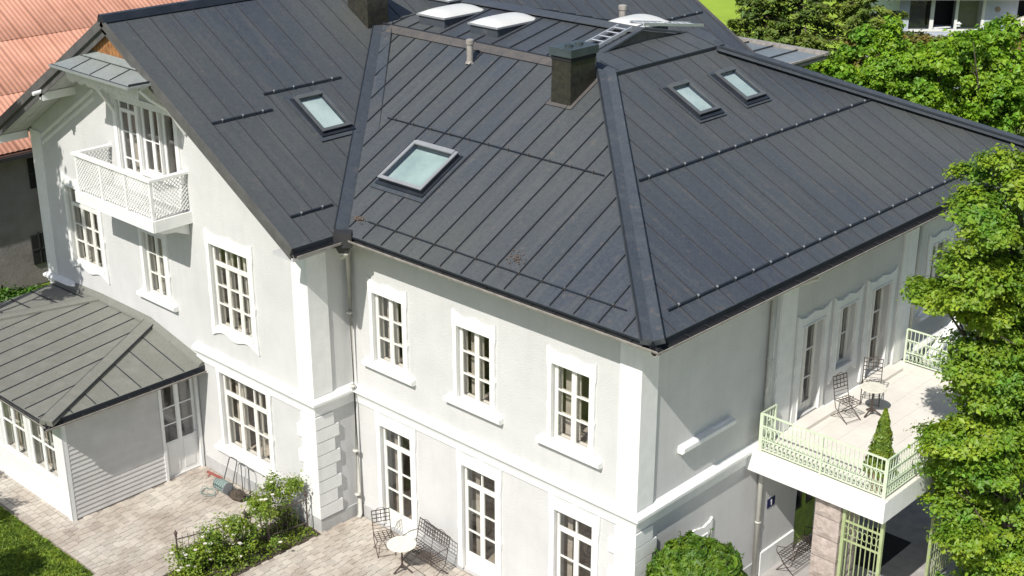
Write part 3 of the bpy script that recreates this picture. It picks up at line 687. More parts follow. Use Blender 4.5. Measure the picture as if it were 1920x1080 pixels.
# soffit boards under the left verge
for s_, xe in ((-1, -21.2), (1, -7.9)):
    k = 4
    for i in range(k):
        y0 = -2.10+i*0.225; m = MB(); nn = V((GS*s_, 0, 1)).normalized(); a = V((RX, y0, RZ)); b = V((xe, y0, gz(xe)))
        m.prism([a-nn*0.22, b-nn*0.22, b-nn*0.25, a-nn*0.25], (0, 0.215, 0)); m.build('soffit_board', 'soffit', villa)
for x, z in ((-20.75, gz(-20.75)-0.42), (-17.9, gz(-17.9)-0.42)):
    m = MB(); m.box(x-0.09, x+0.09, -2.12, -1.2, z-0.05, z+0.16); m.build('purlin', 'white_paint', villa)
m = MB(); m.tube([(-17.85, -2.15, 9.42), (-17.85, -2.36, 9.40)], 0.05, 10); m.box(-17.89, -17.81, -2.16, -2.08, 9.45, 9.53); m.build('security_camera', 'camera_white', villa, smooth=False)
# brown planks closing the gable peak
x = -16.1
while x < -12.8:
    zt = gz(x+0.07)-0.27
    if zt > 10.62: m = MB(); m.box(x+0.006, x+0.134, -2.00, -1.97, 10.60, zt); m.build('gable_plank', 'brown_wood', villa)
    x += 0.14
# awning over the balcony
EAz = 10.50
A = V((-16.05, -2.70, EAz)); Bq = V((-12.70, -2.70, EAz)); C1 = V((-13.05, -2.10, EAz+0.17)); D1 = V((-15.75, -2.10, EAz+0.17))
nA = (Bq-A).cross(D1-A).normalized(); nA = nA if nA.z > 0 else -nA
roof('awning_roof', [A, Bq, C1, D1], nA, 0.84, -16.05, (1, 0, 0), villa, mpanel='awning_metal', deck=0.02, deck_mat='awning_metal', seam_h=0.02)
m = MB(); m.add([Bq, (-12.62, -1.95, EAz+0.01), C1], [(0, 1, 2)]); m.add([A, (-16.1, -1.95, EAz+0.01), D1], [(0, 1, 2)]); m.build_each('awning_hip', 'awning_metal', villa)
m = MB(); m.prism([(-15.55, -2.14, EAz+0.20), (-13.25, -2.14, EAz+0.20), (-13.6, -1.98, EAz+0.33), (-15.25, -1.98, EAz+0.33)], (0, 0, 0.02)); m.build('awning_upper_sheet', 'awning_metal', villa)
m = MB(); m.bar(A+V((-0.05, -0.03, -0.03)), Bq+V((0.03, -0.03, -0.03)), 0.06, 0.05); m.build('awning_gutter', 'awning_metal', villa)
m = MB(); m.bar(Bq+V((0.03, -0.05, -0.03)), (-12.58, -2.0, EAz-0.01), 0.04, 0.05); m.build('awning_gutter', 'awning_metal', villa)
m = MB(); m.bar(A+V((-0.05, 0.0, 0.005)), Bq+V((0.03, 0.0, 0.005)), 0.015, 0.012); m.build('awning_edge', 'seam_dark', villa)
m = MB(); m.bar(Bq+V((0.0, 0.0, 0.03)), (-12.62, -2.0, EAz+0.04), 0.02, 0.05); m.build('awning_edge', 'seam_dark', villa)
# fretwork below the awning
m = MB(); n = 44
for i in range(n):
    x0 = -15.95+3.15*i/n; x1 = x0+3.15/n-0.012; xm = (x0+x1)/2; dz = 0.10+0.06*abs(math.sin(i*math.pi/5.5))
    m.prism([(x0, -2.42, EAz-0.08), (x1, -2.42, EAz-0.08), (x1, -2.42, EAz-0.28), (xm, -2.42, EAz-0.28-dz), (x0, -2.42, EAz-0.28)], (0, 0.02, 0))
m.build('fretwork', 'white_paint', villa, kind='stuff')
m = MB(); m.box(-16.0, -12.78, -2.46, -2.36, EAz-0.09, EAz-0.03); m.build('awning_beam', 'white_paint', villa)
for x in (-15.95, -12.85):
    m = MB(); m.box(x-0.04, x+0.04, -2.36, -1.2, EAz-0.16, EAz-0.07); m.build('awning_arm', 'white_paint', villa)
    m = MB(); m.tube([(x, -2.36, EAz-0.15), (x, -2.1, EAz-0.42), (x, -1.65, EAz-0.75), (x, -1.24, EAz-1.4)], 0.045, 8); m.build('awning_bracket', 'white_paint', villa)
m = MB()
for (a, b, z0, z1) in ((-16.05, -15.9, 7.1, 9.55), (-15.01, -14.89, 7.6, 9.4), (-14.02, -13.97, 7.6, 9.4), (-13.35, -13.2, 7.1, 9.55)): Fg.box(m, a, b, z0, z1, 0, 0.04)
Fg.box(m, -16.05, -13.2, 9.42, 9.58, 0.0, 0.055); Fg.box(m, -14.9, -13.3, 7.66, 7.74, 0, 0.07)
m.build_each('door_casing', 'white_paint', villa)
# ------------------ snow guards
def guard(pts, nrm, parent, posts, r=0.013):
    m = MB(); nrm = V(nrm)
    a = V(pts[0])+nrm*0.045; b = V(pts[1])+nrm*0.045; m.tube([a, b], r, 6); 
    for q in range(posts):
        c = V(pts[0]).lerp(V(pts[1]), (q+0.5)/posts); m.bar(c+nrm*0.0, c+nrm*0.085, 0.025, 0.045)
    m.m = [0]*6*0+[0]*len(m.f)
    for i in range(len(m.starts)):
        if i: m.m[m.starts[i][1]:(m.starts[i+1][1] if i+1 < len(m.starts) else len(m.f))] = [1]*6
    m.build('snow_guard', ['ridge_dark', 'copper_brown' if r < .02 else 'frame_light'], parent)
guard([(-9.71, 2.36, fz(2.36)), (-2.97, 2.36, fz(2.36))], n_f, d_f, 11)
guard([(-7.41, -0.32, fz(-0.32)), (-0.15, -0.32, fz(-0.32))], n_f, d_f, 12)
guard([(-2.33, 2.67, rz_(-2.33)), (-2.33, 11.95, rz_(-2.33))], n_r, d_r, 15, 0.022)
guard([(0.37, 0.22, rz_(0.37)), (0.37, 14.9, rz_(0.37))], n_r, d_r, 24, 0.022)
for p, q, k in (((-11.13, -1.65), (-11.13, 0.04), 3), ((-11.58, 0.15), (-11.58, 2.5), 4), ((-8.46, -1.65), (-8.46, -0.47), 2)):
    guard([gp(*p), gp(*q)], n_g, d_e, k, 0.022)
guard([gp(-11.09, 13.0), gp(-11.09, 16.8)], n_g, d_e2, 6, 0.022)
# ------------------ skylights
def skylight(P, h, up, n, w, l, parent, bl='lit_shaft_sheet', fw_=0.09, hgt=0.12, flash_=0.16, frame='frame_grey', lit_shaft_sheet=True):
    """P centre on roof, h horizontal axis, up slope axis, n normal"""
    P = V(P); h = V(h).normalized(); up = V(up).normalized(); n = V(n).normalized()
    q = lambda a, b, e: P+h*a+up*b+n*e
    def bx(m, a0, a1, b0, b1, e0, e1): m.hexa([q(a0, b0, e0), q(a1, b0, e0), q(a1, b1, e0), q(a0, b1, e0)], [q(a0, b0, e1), q(a1, b0, e1), q(a1, b1, e1), q(a0, b1, e1)])
    W, Lh = w/2, l/2
    m = MB(); F = flash_
    bx(m, -W-F, W+F, -Lh-F*1.3, -Lh, 0.02, 0.04); bx(m, -W-F, W+F, Lh, Lh+F, 0.02, 0.045); bx(m, -W-F, -W, -Lh, Lh, 0.02, 0.045); bx(m, W, W+F, -Lh, Lh, 0.02, 0.045)
    fl = m.build('skylight', 'roof_flashing', parent)
    m = MB()
    bx(m, -W, -W+fw_, -Lh, Lh, 0.0, hgt); bx(m, W-fw_, W, -Lh, Lh, 0.0, hgt); bx(m, -W+fw_, W-fw_, -Lh, -Lh+fw_, 0.0, hgt); bx(m, -W+fw_, W-fw_, Lh-fw_*1.3, Lh, 0.0, hgt+0.02)
    m.build('curb', 'ridge_dark', fl)
    m = MB(); bx(m, -W-0.07, W+0.07, -Lh-0.10, -Lh-0.015, 0.03, 0.075); bx(m, W+0.012, W+0.075, -Lh-0.015, Lh+0.03, 0.03, 0.075); bx(m, -W-0.075, -W-0.012, -Lh-0.015, Lh+0.03, 0.03, 0.075); m.build_each('skirt', 'ridge_dark', fl)
    m = MB(); g = 0.035
    bx(m, -W-0.01, -W+fw_-g+0.02, -Lh-0.01, Lh+.01, hgt, hgt+0.028); bx(m, W-fw_+g-0.02, W+0.01, -Lh-.01, Lh+.01, hgt, hgt+0.028)
    bx(m, -W+fw_-g+0.02, W-fw_+g-0.02, -Lh-.01, -Lh+fw_-g+0.02, hgt, hgt+0.028); bx(m, -W+fw_-g+0.02, W-fw_+g-0.02, Lh-fw_*1.2, Lh+.01, hgt+0.02, hgt+0.055)
    m.build('frame', frame, fl)
    m = MB(); bx(m, -W+fw_-0.02, W-fw_+0.02, -Lh+fw_-0.02, Lh-fw_*1.3+0.02, hgt-0.012, hgt-0.004); m.build('pane', 'roof_glass', fl)
    m = MB(); bx(m, -W+fw_-0.01, W-fw_+0.01, -Lh+fw_-0.01, Lh-fw_*1.3+0.01, 0.045, 0.050)  # flat sheet under the glass, coloured like a lit shaft
    m.build('lit_shaft_sheet', bl, fl)
    return fl
upf = V((0, 1, FS)).normalized(); upr = V((-1, 0, RS)).normalized(); upg = V((-1, 0, GS)).normalized()
skylight((-7.42, 1.27, fz(1.27)), (1, 0, 0), upf, n_f, 1.40, 1.30, d_f, frame='frame_light', hgt=0.17, bl='lit_shaft_sheet_grey')
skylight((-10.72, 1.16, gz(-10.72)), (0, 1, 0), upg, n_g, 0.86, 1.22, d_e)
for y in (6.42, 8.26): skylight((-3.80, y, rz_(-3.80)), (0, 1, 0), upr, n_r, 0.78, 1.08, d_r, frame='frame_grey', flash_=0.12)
# ------------------ dome lights
def dome(cx, cy, w, l, z, parent):
    m = MB(); m.box(cx-w/2+0.05, cx+w/2-0.05, cy-l/2+0.05, cy+l/2-0.05, z-0.40, z-0.02); c = m.build('dome_light', 'roof_flashing', parent)
    m = MB(); m.box(cx-w/2, cx+w/2, cy-l/2, cy+l/2, z-0.04, z); m.build('dome_rim', 'frame_light', c)
    m = MB(); n = 12; vs = []; hh = 0.15
    for i in range(n+1):
        for j in range(n+1):
            a, b = i/n*2-1, j/n*2-1; vs.append((cx+a*(w/2-.02), cy+b*(l/2-.02), z+0.004+hh*(1-a**2)**0.75*(1-b**4)**0.6))
    m.add(vs, [(i*(n+1)+j, (i+1)*(n+1)+j, (i+1)*(n+1)+j+1, i*(n+1)+j+1) for i in range(n) for j in range(n)])
    m.build('dome_shell', 'dome', c, smooth=True)
uz = lambda y: RING_Z+us*(y-RING_Y)
dome(-11.45, 6.25, 1.05, 1.6, 11.13, d_u); dome(-9.62, 6.30, 1.05, 1.6, 11.13, d_u); dome(-12.75, 7.6, 1.0, 1.4, 11.22, d_u); dome(-7.0, 8.35, 1.15, 1.3, 11.16, d_u)
# ------------------ chimneys and vents
def chimney(x0, x1, y0, y1, z0, z1, parent=villa, cap=True):
    m = MB(); m.hexa([(x0-.01, y0-.01, z0), (x1+.01, y0-.01, z0), (x1+.01, y1+.01, z0), (x0-.01, y1+.01, z0)], [(x0, y0, z1), (x1, y0, z1), (x1, y1, z1), (x0, y1, z1)])
    c = m.build('chimney', 'chimney_metal', parent)
    if cap:
        m = MB(); e = 0.05; m.box(x0-e, x1+e, y0-e, y1+e, z1-0.02, z1+0.16); m.build('chimney_cap', 'chimney_cap', c)
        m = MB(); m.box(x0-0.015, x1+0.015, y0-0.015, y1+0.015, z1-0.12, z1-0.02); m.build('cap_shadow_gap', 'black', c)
        m = MB()
        for q in (0.3, 0.7): m.lathe([(0.10, 0), (0.10, 0.05), (0.07, 0.06), (0.01, 0.07)], ((x0+x1)/2, y0+(y1-y0)*q, z1+0.16), 14)
        m.build('flue_lid', 'chimney_cap', c)
    # skirt flashing
    m = MB(); e = 0.10; fy = lambda y: fz(y)+0.03
    m.add([(x0-e, y0-e, fy(y0-e)), (x1+e, y0-e, fy(y0-e)), (x1+e, y1+e, fy(y1+e)), (x0-e, y1+e, fy(y1+e))], [(0, 1, 2, 3)]) if y1 < 5 else None
    if m.v: m.build('chimney_skirt', 'copper_brown', c)
    return c
chimney(-5.84, -5.28, 3.88, 4.72, 9.9, 11.25)
chimney(-13.62, -12.85, 4.55, 5.25, 10.6, 11.9)
def vent(x, y, z0, z1, r=0.07):
    m = MB(); m.lathe([(r*1.5, 0), (r*1.2, 0.05), (r, 0.06), (r, z1-z0-0.12), (r*1.25, z1-z0-0.12), (r*1.25, z1-z0-0.02), (r*0.8, z1-z0)], (x, y, z0), 14); m.build('vent_pipe', 'gutter_metal', villa, smooth=False)
vent(-9.06, 4.50, fz(4.5)-0.02, 11.02, 0.08); vent(-5.55, 4.98, 10.45, 11.05, 0.06); vent(-7.75, 8.7, 10.9, 11.45, 0.09)
# satellite of small bright specks and litter on the roof
m = MB()
for c, k, sp in (((-3.3, -0.05, fz(0.0)), 40, 0.13), ((-7.72, -0.35, 7.9), 50, 0.10), ((0.3, 11.9, rz_(0.3)), 24, 0.09)):
    for i in range(k):
        p = V(c)+V((random.gauss(0, sp), random.gauss(0, sp*.5), 0)); p.z = (fz(p.y) if c[0] < -0.5 and c[1] < 3.2 and c[0] != -1.6 else rz_(p.x))+0.03 if c[0] != -7.72 else 7.95+random.random()*.05
        s_ = random.uniform(0.008, 0.022); m.hexa([p+V((-s_, -s_, 0)), p+V((s_, -s_*.6, 0)), p+V((s_, s_, 0)), p+V((-s_, s_*.7, 0))], [p+V((0, -s_, s_)), p+V((s_*.8, 0, s_)), p+V((0, s_, s_)), p+V((-s_*.5, 0, s_))])
o = m.build('leaf_litter', 'litter', None); tag(o, 'small dry leaf litter and droppings lying on the dark roof', 'litter', kind='stuff')
# ------------------ roof ladders
def ladder(p0, p1, width, label):
    t = thing('roof_ladder', label, 'ladder', p0); p0 = V(p0); p1 = V(p1); side = V((1, 0, 0))*width
    for s_ in (0, 1):
        m = MB(); m.bar(p0+side*s_, p1+side*s_, 0.035, 0.07); m.build('rail', 'steel', t)
    k = int((p1-p0).length/0.28)
    for i in range(k):
        m = MB(); c = p0.lerp(p1, (i+0.5)/k); m.tube([c, c+side], 0.018, 6); m.build('rung', 'steel', t)
ladder((-6.62, 4.95, uz(4.95)+0.14), (-6.62, 7.15, uz(7.15)+0.13), 0.42, 'aluminium ladder lying up the flat upper roof behind the nearer chimney')
ladder((-6.5, 7.45, UZ+0.16), (-6.5, 9.9, UZ-0.22), 0.42, 'aluminium ladder lying down the far side of the roof ridge, seen edge on')
# ------------------ balcony on the gable
bal = MB(); bal.box(-16.42, -12.98, -2.24, -1.2, 6.98, 7.10); bal = bal.build('balcony', 'white_paint', villa)
m = MB(); m.box(-16.46, -12.94, -2.29, -2.24, 6.84, 7.13); m.box(-12.98, -12.93, -2.24, -1.2, 6.84, 7.13); m.box(-16.47, -16.42, -2.24, -1.2, 6.84, 7.13); m.build('fascia', 'white_paint', bal)
for x in (-16.2, -14.7, -13.15):
    m = MB(); m.prism([(x-0.07, -2.2, 6.98), (x-0.07, -2.2, 6.84), (x-0.07, -1.95, 6.70), (x-0.07, -1.6, 6.66), (x-0.07, -1.21, 6.50), (x-0.07, -1.21, 6.98)], (0.14, 0, 0)); m.build('corbel', 'white_paint', bal)
def lattice(fr, u0, u1, z0, z1, parent):
    m = MB(); h = z1-z0; step = 0.105; w = 0.015
    for sgn in (1, -1):
        u = u0-h
        while u < u1+h:
            pts = [(u-w, z0), (u+w, z0), (u+w+sgn*h, z1), (u-w+sgn*h, z1)]
            q = clip2(clip2(pts, -1, 0, -u0), 1, 0, u1)
            if len(q) >= 3: m.prism([fr.p(a, b, 0.006*sgn) for a, b in q], fr.N*0.010)
            u += step
    o = m.build('lattice', 'white_paint', parent, kind='stuff')
Fb = Fr((0, -2.20, 0), (1, 0, 0), (0, -1, 0)); FbR = Fr((-13.02, 0, 0), (0, 1, 0), (1, 0, 0)); FbL = Fr((-16.38, 0, 0), (0, 1, 0), (-1, 0, 0))
lattice(Fb, -16.32, -15.28, 7.18, 8.06, bal); lattice(Fb, -15.2, -14.18, 7.18, 8.06, bal); lattice(Fb, -14.1, -13.08, 7.18, 8.06, bal)
lattice(FbR, -2.14, -1.22, 7.18, 8.06, bal); lattice(FbL, -2.14, -1.22, 7.18, 8.06, bal)
m = MB()
for x in (-16.35, -15.24, -14.14, -13.05): m.box(x-0.035, x+0.035, -2.235, -2.165, 7.10, 8.08)
m.build_each('post', 'white_paint', bal)
for b in ((-16.46, -12.94, -2.28, -2.13, 8.08, 8.14), (-16.45, -16.30, -2.13, -1.2, 8.08, 8.14), (-13.10, -12.94, -2.13, -1.2, 8.08, 8.14)):
    m = MB(); m.box(*b); m.build('handrail', 'white_paint', bal)

# ---------------------------------------------------------------- glazed annex
annex = thing('garden_annex', 'low white boarded annex with grey metal hip roof against the gable wall', 'annex', (-16.5, -3.2, 0))
Fa = Fr((0, -5.07, 0), (1, 0, 0), (0, -1, 0)); Fas = Fr((-13.35, 0, 0), (0, 1, 0), (1, 0, 0))
AEZ = 3.02; AEX = -12.98; AEY = -5.60; AR = 3.52; ax0, ax1 = -15.30, -17.70; AWX = -20.1
wn_ = []
for c in (-14.42, -15.86, -17.3):
    wn_.append(window(Fa, c, 0.62, 0.92, 2.62, 2, [1.75], annex, surr=False, inner=True, mat_f='white_paint', recess=0.02, curtain='curtain'))
wall(Fa, [(-19.7, 0), (-13.35, 0), (-13.35, 2.95), (-19.7, 2.95)], wn_, 'white_paint', annex)
ha = window(Fas, -1.84, 0.50, 0.06, 2.62, 2, [1.52, 2.0], annex, kick=1.03, surr=False, inner=False, mat_f='white_paint', name='garden_door')
wall(Fas, [(-5.07, 0), (-1.2, 0), (-1.2, 2.95), (-5.07, 2.95)], [ha], 'board_paint', annex)
z = 0.05
while z < 2.78:
    m = MB(); f = Fas; m.hexa([f.p(-4.98, z, 0.034), f.p(-2.42, z, 0.034), f.p(-2.42, z, 0.0), f.p(-4.98, z, 0.0)], [f.p(-4.98, z+0.118, 0.014), f.p(-2.42, z+0.118, 0.014), f.p(-2.42, z+0.118, 0.0), f.p(-4.98, z+0.118, 0.0)])
    m.build('board', 'board_paint', annex); z += 0.125
m = MB(); Fas.box(m, -5.10, -4.98, 0, 2.95, 0, 0.035); Fa.box(m, -13.46, -13.315, 0, 2.95, 0.0, 0.035); Fas.box(m, -2.42, -2.34, 0, 2.78, 0, 0.05); Fas.box(m, -1.34, -1.26, 0, 2.78, 0, 0.05); Fas.box(m, -2.34, -1.34, 2.64, 2.74, 0, 0.05)
m.build_each('corner_board', 'white_paint', annex)
m = MB()
for a, b in ((-15.22, -15.06), (-13.78, -13.46), (-16.66, -16.5)): Fa.box(m, a, b, 0.85, 2.7, 0, 0.02)
Fa.box(m, -19.7, -13.46, 0.82, 0.90, 0, 0.04); m.build_each('window_rail', 'white_paint', annex)
m = MB(); Fas.tube = None
m.tube([Fas.p(-1.42, 1.12, -0.03), Fas.p(-1.42, 1.12, 0.05), Fas.p(-1.52, 1.12, 0.05)], 0.012, 6); m.build('door_handle', 'steel', annex)
aS = (AR-AEZ)/(AEX-ax0); aF = (AR-AEZ)/(-1.2-AEY)
A1 = [(AEX, AEY, AEZ), (AEX, -1.2, AEZ), (ax0, -1.2, AR)]
A2 = [(-20.17, AEY, AEZ), (AEX, AEY, AEZ), (ax0, -1.2, AR), (ax1, -1.2, AR)]
A3 = [(-20.10, AEY+0.13, AEZ+0.015), (ax1, -1.2, AR), (-19.95, -1.2, 3.42)]
n3 = (V(A3[1])-V(A3[0])).cross(V(A3[2])-V(A3[0])).normalized(); n3 = n3 if n3.z > 0 else -n3
h3 = V((0, 1, -n3.y/n3.z)).normalized()
d1 = roof('annex_side_roof', A1, V((aS, 0, 1)), 0.62, -4.9, (0, 1, 0), annex, mpanel='annex_roof', deck=0.10, seam_h=0.02)
d2 = roof('annex_front_roof', A2, V((0, -aF, 1)), 0.62, -20.2, (1, 0, 0), annex, mpanel='annex_roof', deck=0.10, seam_h=0.022)
d3 = roof('annex_rear_roof', A3, n3, 0.62, -4.9, h3, annex, mpanel='annex_roof', deck=0.10)
na1 = V((aS, 0, 1)).normalized(); na2 = V((0, -aF, 1)).normalized(); na3 = n3
hipcover((AEX, AEY, AEZ), (ax0, -1.22, AR), 0.17, 0.07, annex, na1, na2, matn='annex_roof')
hipcover((-20.17, AEY, AEZ), (ax1, -1.22, AR), 0.17, 0.07, annex, na2, na3, matn='annex_roof', both=False)
for nm, a, b in (('w', (AEX, AR), (ax0, AR)),): pass
m = MB(); pts = [(AEX, AEZ), (ax0, AR), (ax1, AR), (-19.95, 3.42)]
for (xa, za), (xb, zb) in zip(pts[:-1], pts[1:]):
    m.hexa([(xa, -1.38, za+0.0), (xb, -1.38, zb+0.0), (xb, -1.205, zb+0.0), (xa, -1.205, za+0.0)], [(xa, -1.36, za+0.05), (xb, -1.36, zb+0.05), (xb, -1.205, zb+0.14), (xa, -1.205, za+0.14)])
m.build('wall_flashing', 'annex_roof', annex)
m = MB(); m.box(AEX-0.0, AEX+0.012, AEY, -1.2, AEZ-0.17, AEZ-0.003); m.box(AWX+.2, AEX, AEY-0.01, AEY+0.0, AEZ-0.04, AEZ-0.003); m.build('roof_edge', 'ridge_dark', annex)
def gut2(p0, p1, out):
    o = gutter(p0, p1, out, r=0.065); o.parent = annex; o.location = org(villa)-org(annex); return o
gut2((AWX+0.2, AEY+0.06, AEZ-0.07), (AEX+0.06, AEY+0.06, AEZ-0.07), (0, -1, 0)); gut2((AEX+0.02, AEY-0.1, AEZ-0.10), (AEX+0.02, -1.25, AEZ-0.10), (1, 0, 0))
m = MB(); m.box(-19.7, AEX-0.06, AEY+0.04, -5.08, 2.80, 2.86); m.box(-13.34, AEX-0.06, AEY+0.04, -1.2, 2.80, 2.86); m.build('soffit', 'bargeboard', annex)

# ---------------------------------------------------------------- terrace, porch, pillar, gates
terrace = MB(); terrace.box(0.12, 3.35, 3.80, 10.2, 3.02, 3.50); terrace = terrace.build('terrace', 'white_trim', villa)
m = MB(); m.box(0.0, 0.12, 3.80, 4.42, 3.02, 3.50); m.build('terrace_edge', 'white_trim', terrace)
for i in range(6):
    for j in range(12):
        x0 = 0.17+i*0.53; y0 = 3.9+j*0.525
        m = MB(); m.box(x0+0.002, x0+0.528, y0+0.002, y0+0.523, 3.50, 3.514+random.uniform(0, .001)); m.build('tile', 'terrace_tile', terrace)
for y0 in (5.45, 8.5):
    m = MB(); m.box(0.17, 0.52, y0-0.1, y0+1.15, 3.515, 3.60); m.build('door_step', 'terrace_tile', terrace)
def railing(p0, p1, label, z, h=0.90, step=0.105, mats='pale_green_metal', drain=False):
    p0 = V(p0); p1 = V(p1); L = (p1-p0).length; d = (p1-p0).normalized(); t = thing('terrace_railing', label, 'railing', (p0.x, p0.y, z), group=None)
    P = lambda s_, zz: p0+d*s_+V((0, 0, zz+z))
    for zz, hh in ((0.06, 0.02), (0.30, 0.02), (0.62, 0.02), (h, 0.035)):
        m = MB(); m.bar(P(0, zz), P(L, zz), 0.03, hh); m.build('rail', mats, t)
    n = int(L/1.6)+1
    for i in range(n+1):
        m = MB(); m.bar(P(L*i/n, 0), P(L*i/n, h), 0.04, 0.04); m.build('post', mats, t)
    k = int(L/step)
    for i in range(1, k):
        m = MB(); s_ = L*i/k; m.bar(P(s_, 0.06), P(s_, h), 0.014, 0.014); m.build('baluster', mats, t)
    m = MB()
    for i in range(k):      # scrolls in the middle band
        s0 = L*(i+0.5)/k; pts = [P(s0+0.045*math.cos(a), 0.46+0.13*math.sin(a)) for a in [2*math.pi*q/10 for q in range(11)]]
        m.tube(pts, 0.008, 4, caps=False)
        pts = [P(s0+0.035*math.cos(a), 0.18+0.07*math.sin(a)) for a in [2*math.pi*q/8 for q in range(9)]]; m.tube(pts, 0.007, 4, caps=False)
    m.build('scrollwork', mats, t, kind='stuff')
    return t
railing((0.30, 3.90, 0), (3.24, 3.90, 0), 'pale green wrought railing along the front edge of the terrace', 3.515)
railing((3.26, 3.92, 0), (3.26, 10.1, 0), 'pale green wrought railing along the outer side of the terrace, behind the tree', 3.515)
railing((0.30, 10.12, 0), (3.24, 10.12, 0), 'pale green railing closing the far end of the terrace', 3.515)
railing((0.26, 3.90, 0), (0.26, 4.45, 0), 'short pale green railing return between terrace corner and villa wall', 3.515)
# sloping white stair wall beyond the terrace
t = thing('stair_wall', 'white sloping stair parapet just beyond the far terrace railing', 'stair wall', (0.9, 11.5, 0))
m = MB(); m.prism([(0.75, 10.3, 3.3), (0.75, 12.8, 4.35), (0.75, 12.8, 4.2), (0.75, 10.3, 3.15)], (0.14, 0, 0)); m.build('parapet', 'white_trim', t)
m = MB(); m.prism([(0.70, 10.25, 3.62), (0.70, 12.85, 4.72), (0.70, 12.85, 4.82), (0.70, 10.25, 3.72)], (0.24, 0, 0)); m.build('coping', 'white_paint', t)
m = MB(); m.prism([(0.78, 10.3, 0), (0.78, 12.8, 0), (0.78, 12.8, 4.2), (0.78, 10.3, 3.14)], (0.08, 0, 0)); m.build('wall', 'render_wall', t)
flat('porch_floor', [(0.03, 3.2), (3.6, 3.2), (3.6, 14), (0.03, 14)], 0.012, 'porch_floor', 'grey stone floor under the terrace')
flat('path', [(3.6, -9.0), (12.0, -9.0), (12.0, 16), (3.6, 16)], 0.004, 'terrace_tile', 'pale path beside the porch')  # real path, made pale here to bounce light onto the right wall
flat('reflector', [(-1.4, -9.0), (3.6, -9.0), (3.6, 3.2), (1.25, 3.2), (1.25, -1.2)], 0.006, 'terrace_tile', 'pale forecourt paving added to bounce light onto the right wall')  # unseen paving, added pale to throw light up the villa wall
pil = thing('stone_pillar', 'rough pinkish stone block pillar carrying the terrace corner', 'pillar', (2.0, 4.45, 0))
for k in range(6):
    z0 = k*0.5; j = random.uniform(-.012, .012); m = MB(); x0, x1, y0, y1 = 1.68+j, 2.28+j, 4.0-j, 4.85; nx = 6
    # rock-faced block: subdivided box with noise
    import itertools
    def face(fn, nu, nv):
        vs = []
        for a in range(nu+1):
            for b in range(nv+1):
                p, n = fn(a/nu, b/nv); e = min(a, nu-a, b, nv-b) > 0; vs.append(p+n*((0.018+0.03*noise.noise(p*6.0)) if e else 0))
        m.add(vs, [(a*(nv+1)+b, (a+1)*(nv+1)+b, (a+1)*(nv+1)+b+1, a*(nv+1)+b+1) for a in range(nu) for b in range(nv)])
    za, zb = z0+0.010, z0+0.490
    face(lambda a, b: (V((x0+(x1-x0)*a, y0, za+(zb-za)*b)), V((0, -1, 0))), 5, 4)
    face(lambda a, b: (V((x1, y0+(y1-y0)*a, za+(zb-za)*b)), V((1, 0, 0))), 6, 4)
    face(lambda a, b: (V((x0, y1-(y1-y0)*a, za+(zb-za)*b)), V((-1, 0, 0))), 6, 4)
    m.add([(x0, y0, zb), (x1, y0, zb), (x1, y1, zb), (x0, y1, zb)], [(0, 1, 2, 3)]); m.build('stone_block', 'stone_block', pil)
m = MB(); m.box(1.71, 2.25, 4.03, 4.82, 0, 3.0); m.build('mortar', 'joint_sand', pil)
pil2 = thing('stone_pillar', 'pinkish stone block pillar at the far side of the porch, behind the green gate', 'pillar', (3.0, 9.3, 0))
for k in range(8):
    m = MB(); z0 = k*0.375; m.box(2.75, 3.3, 8.95, 9.6, z0+0.008, z0+0.367); m.build('stone_block', 'stone_block', pil2)
def gate(p0, p1, label, z0=0.02, z1=2.95):
    p0 = V(p0); p1 = V(p1); L = (p1-p0).length; d = (p1-p0).normalized(); t = thing('iron_gate', label, 'gate', tuple(p0)); P = lambda s_, zz: V((p0.x, p0.y, 0))+d*s_+V((0, 0, zz))
    for s_ in (0, L): m = MB(); m.bar(P(s_, z0), P(s_, z1), 0.07, 0.07); m.build('post', 'green_metal', t)
    for zz in (0.15, 0.9, 2.15, 2.6): m = MB(); m.bar(P(0, zz), P(L, zz), 0.03, 0.04); m.build('rail', 'green_metal', t)
    k = max(3, int(L/0.11))
    for i in range(1, k): m = MB(); m.bar(P(L*i/k, 0.15), P(L*i/k, z1), 0.018, 0.018); m.build('bar', 'green_metal', t)
    m = MB()
    for i in range(k):
        for zc, rz2 in ((2.38, 0.10), (0.5, 0.16)):
            m.tube([P(L*(i+.5)/k+0.05*math.cos(a), zc+rz2*math.sin(a)) for a in [2*math.pi*q/10 for q in range(11)]], 0.009, 4, caps=False)
    m.build('scrollwork', 'green_metal', t, kind='stuff')
gate((2.36, 4.05, 0), (3.24, 4.05, 0), 'green iron gate panel between the stone pillar and the terrace corner')
gate((3.15, 6.6, 0), (3.15, 8.9, 0), 'green iron grille on the outer side of the porch, partly behind the tree')
t = MB(); t.box(1.0, 2.0, 6.4, 8.1, 0.014, 0.034); o = t.build('door_mat', 'black', None); tag(o, 'black square door mat on the grey porch floor', 'mat')
m = MB(); Frt.box(m, 4.62, 4.92, 1.70, 1.92, 0.0, 0.015); pq = m.build('house_number_plaque', 'plaque_blue', villa)
m = MB(); Frt.box(m, 4.76, 4.79, 1.74, 1.88, 0.015, 0.02); m.prism([Frt.p(4.76, 1.88, 0.016), Frt.p(4.76, 1.855, 0.016), Frt.p(4.735, 1.835, 0.016), Frt.p(4.73, 1.85, 0.016)], Frt.N*0.004); m.build('number_one', 'white_paint', pq)
m = MB(); m.box(0.12, 0.26, 5.72, 5.80, 1.75, 1.95); m.box(0.16, 0.26, 5.70, 5.82, 1.95, 1.98); m.build('wall_lantern', 'dark_metal', villa)
# low white wall panels beside the porch
m = MB(); Frt.box(m, 4.45, 5.82, 0, 0.62, 0, 0.05); m.build('plinth', 'white_trim', villa)

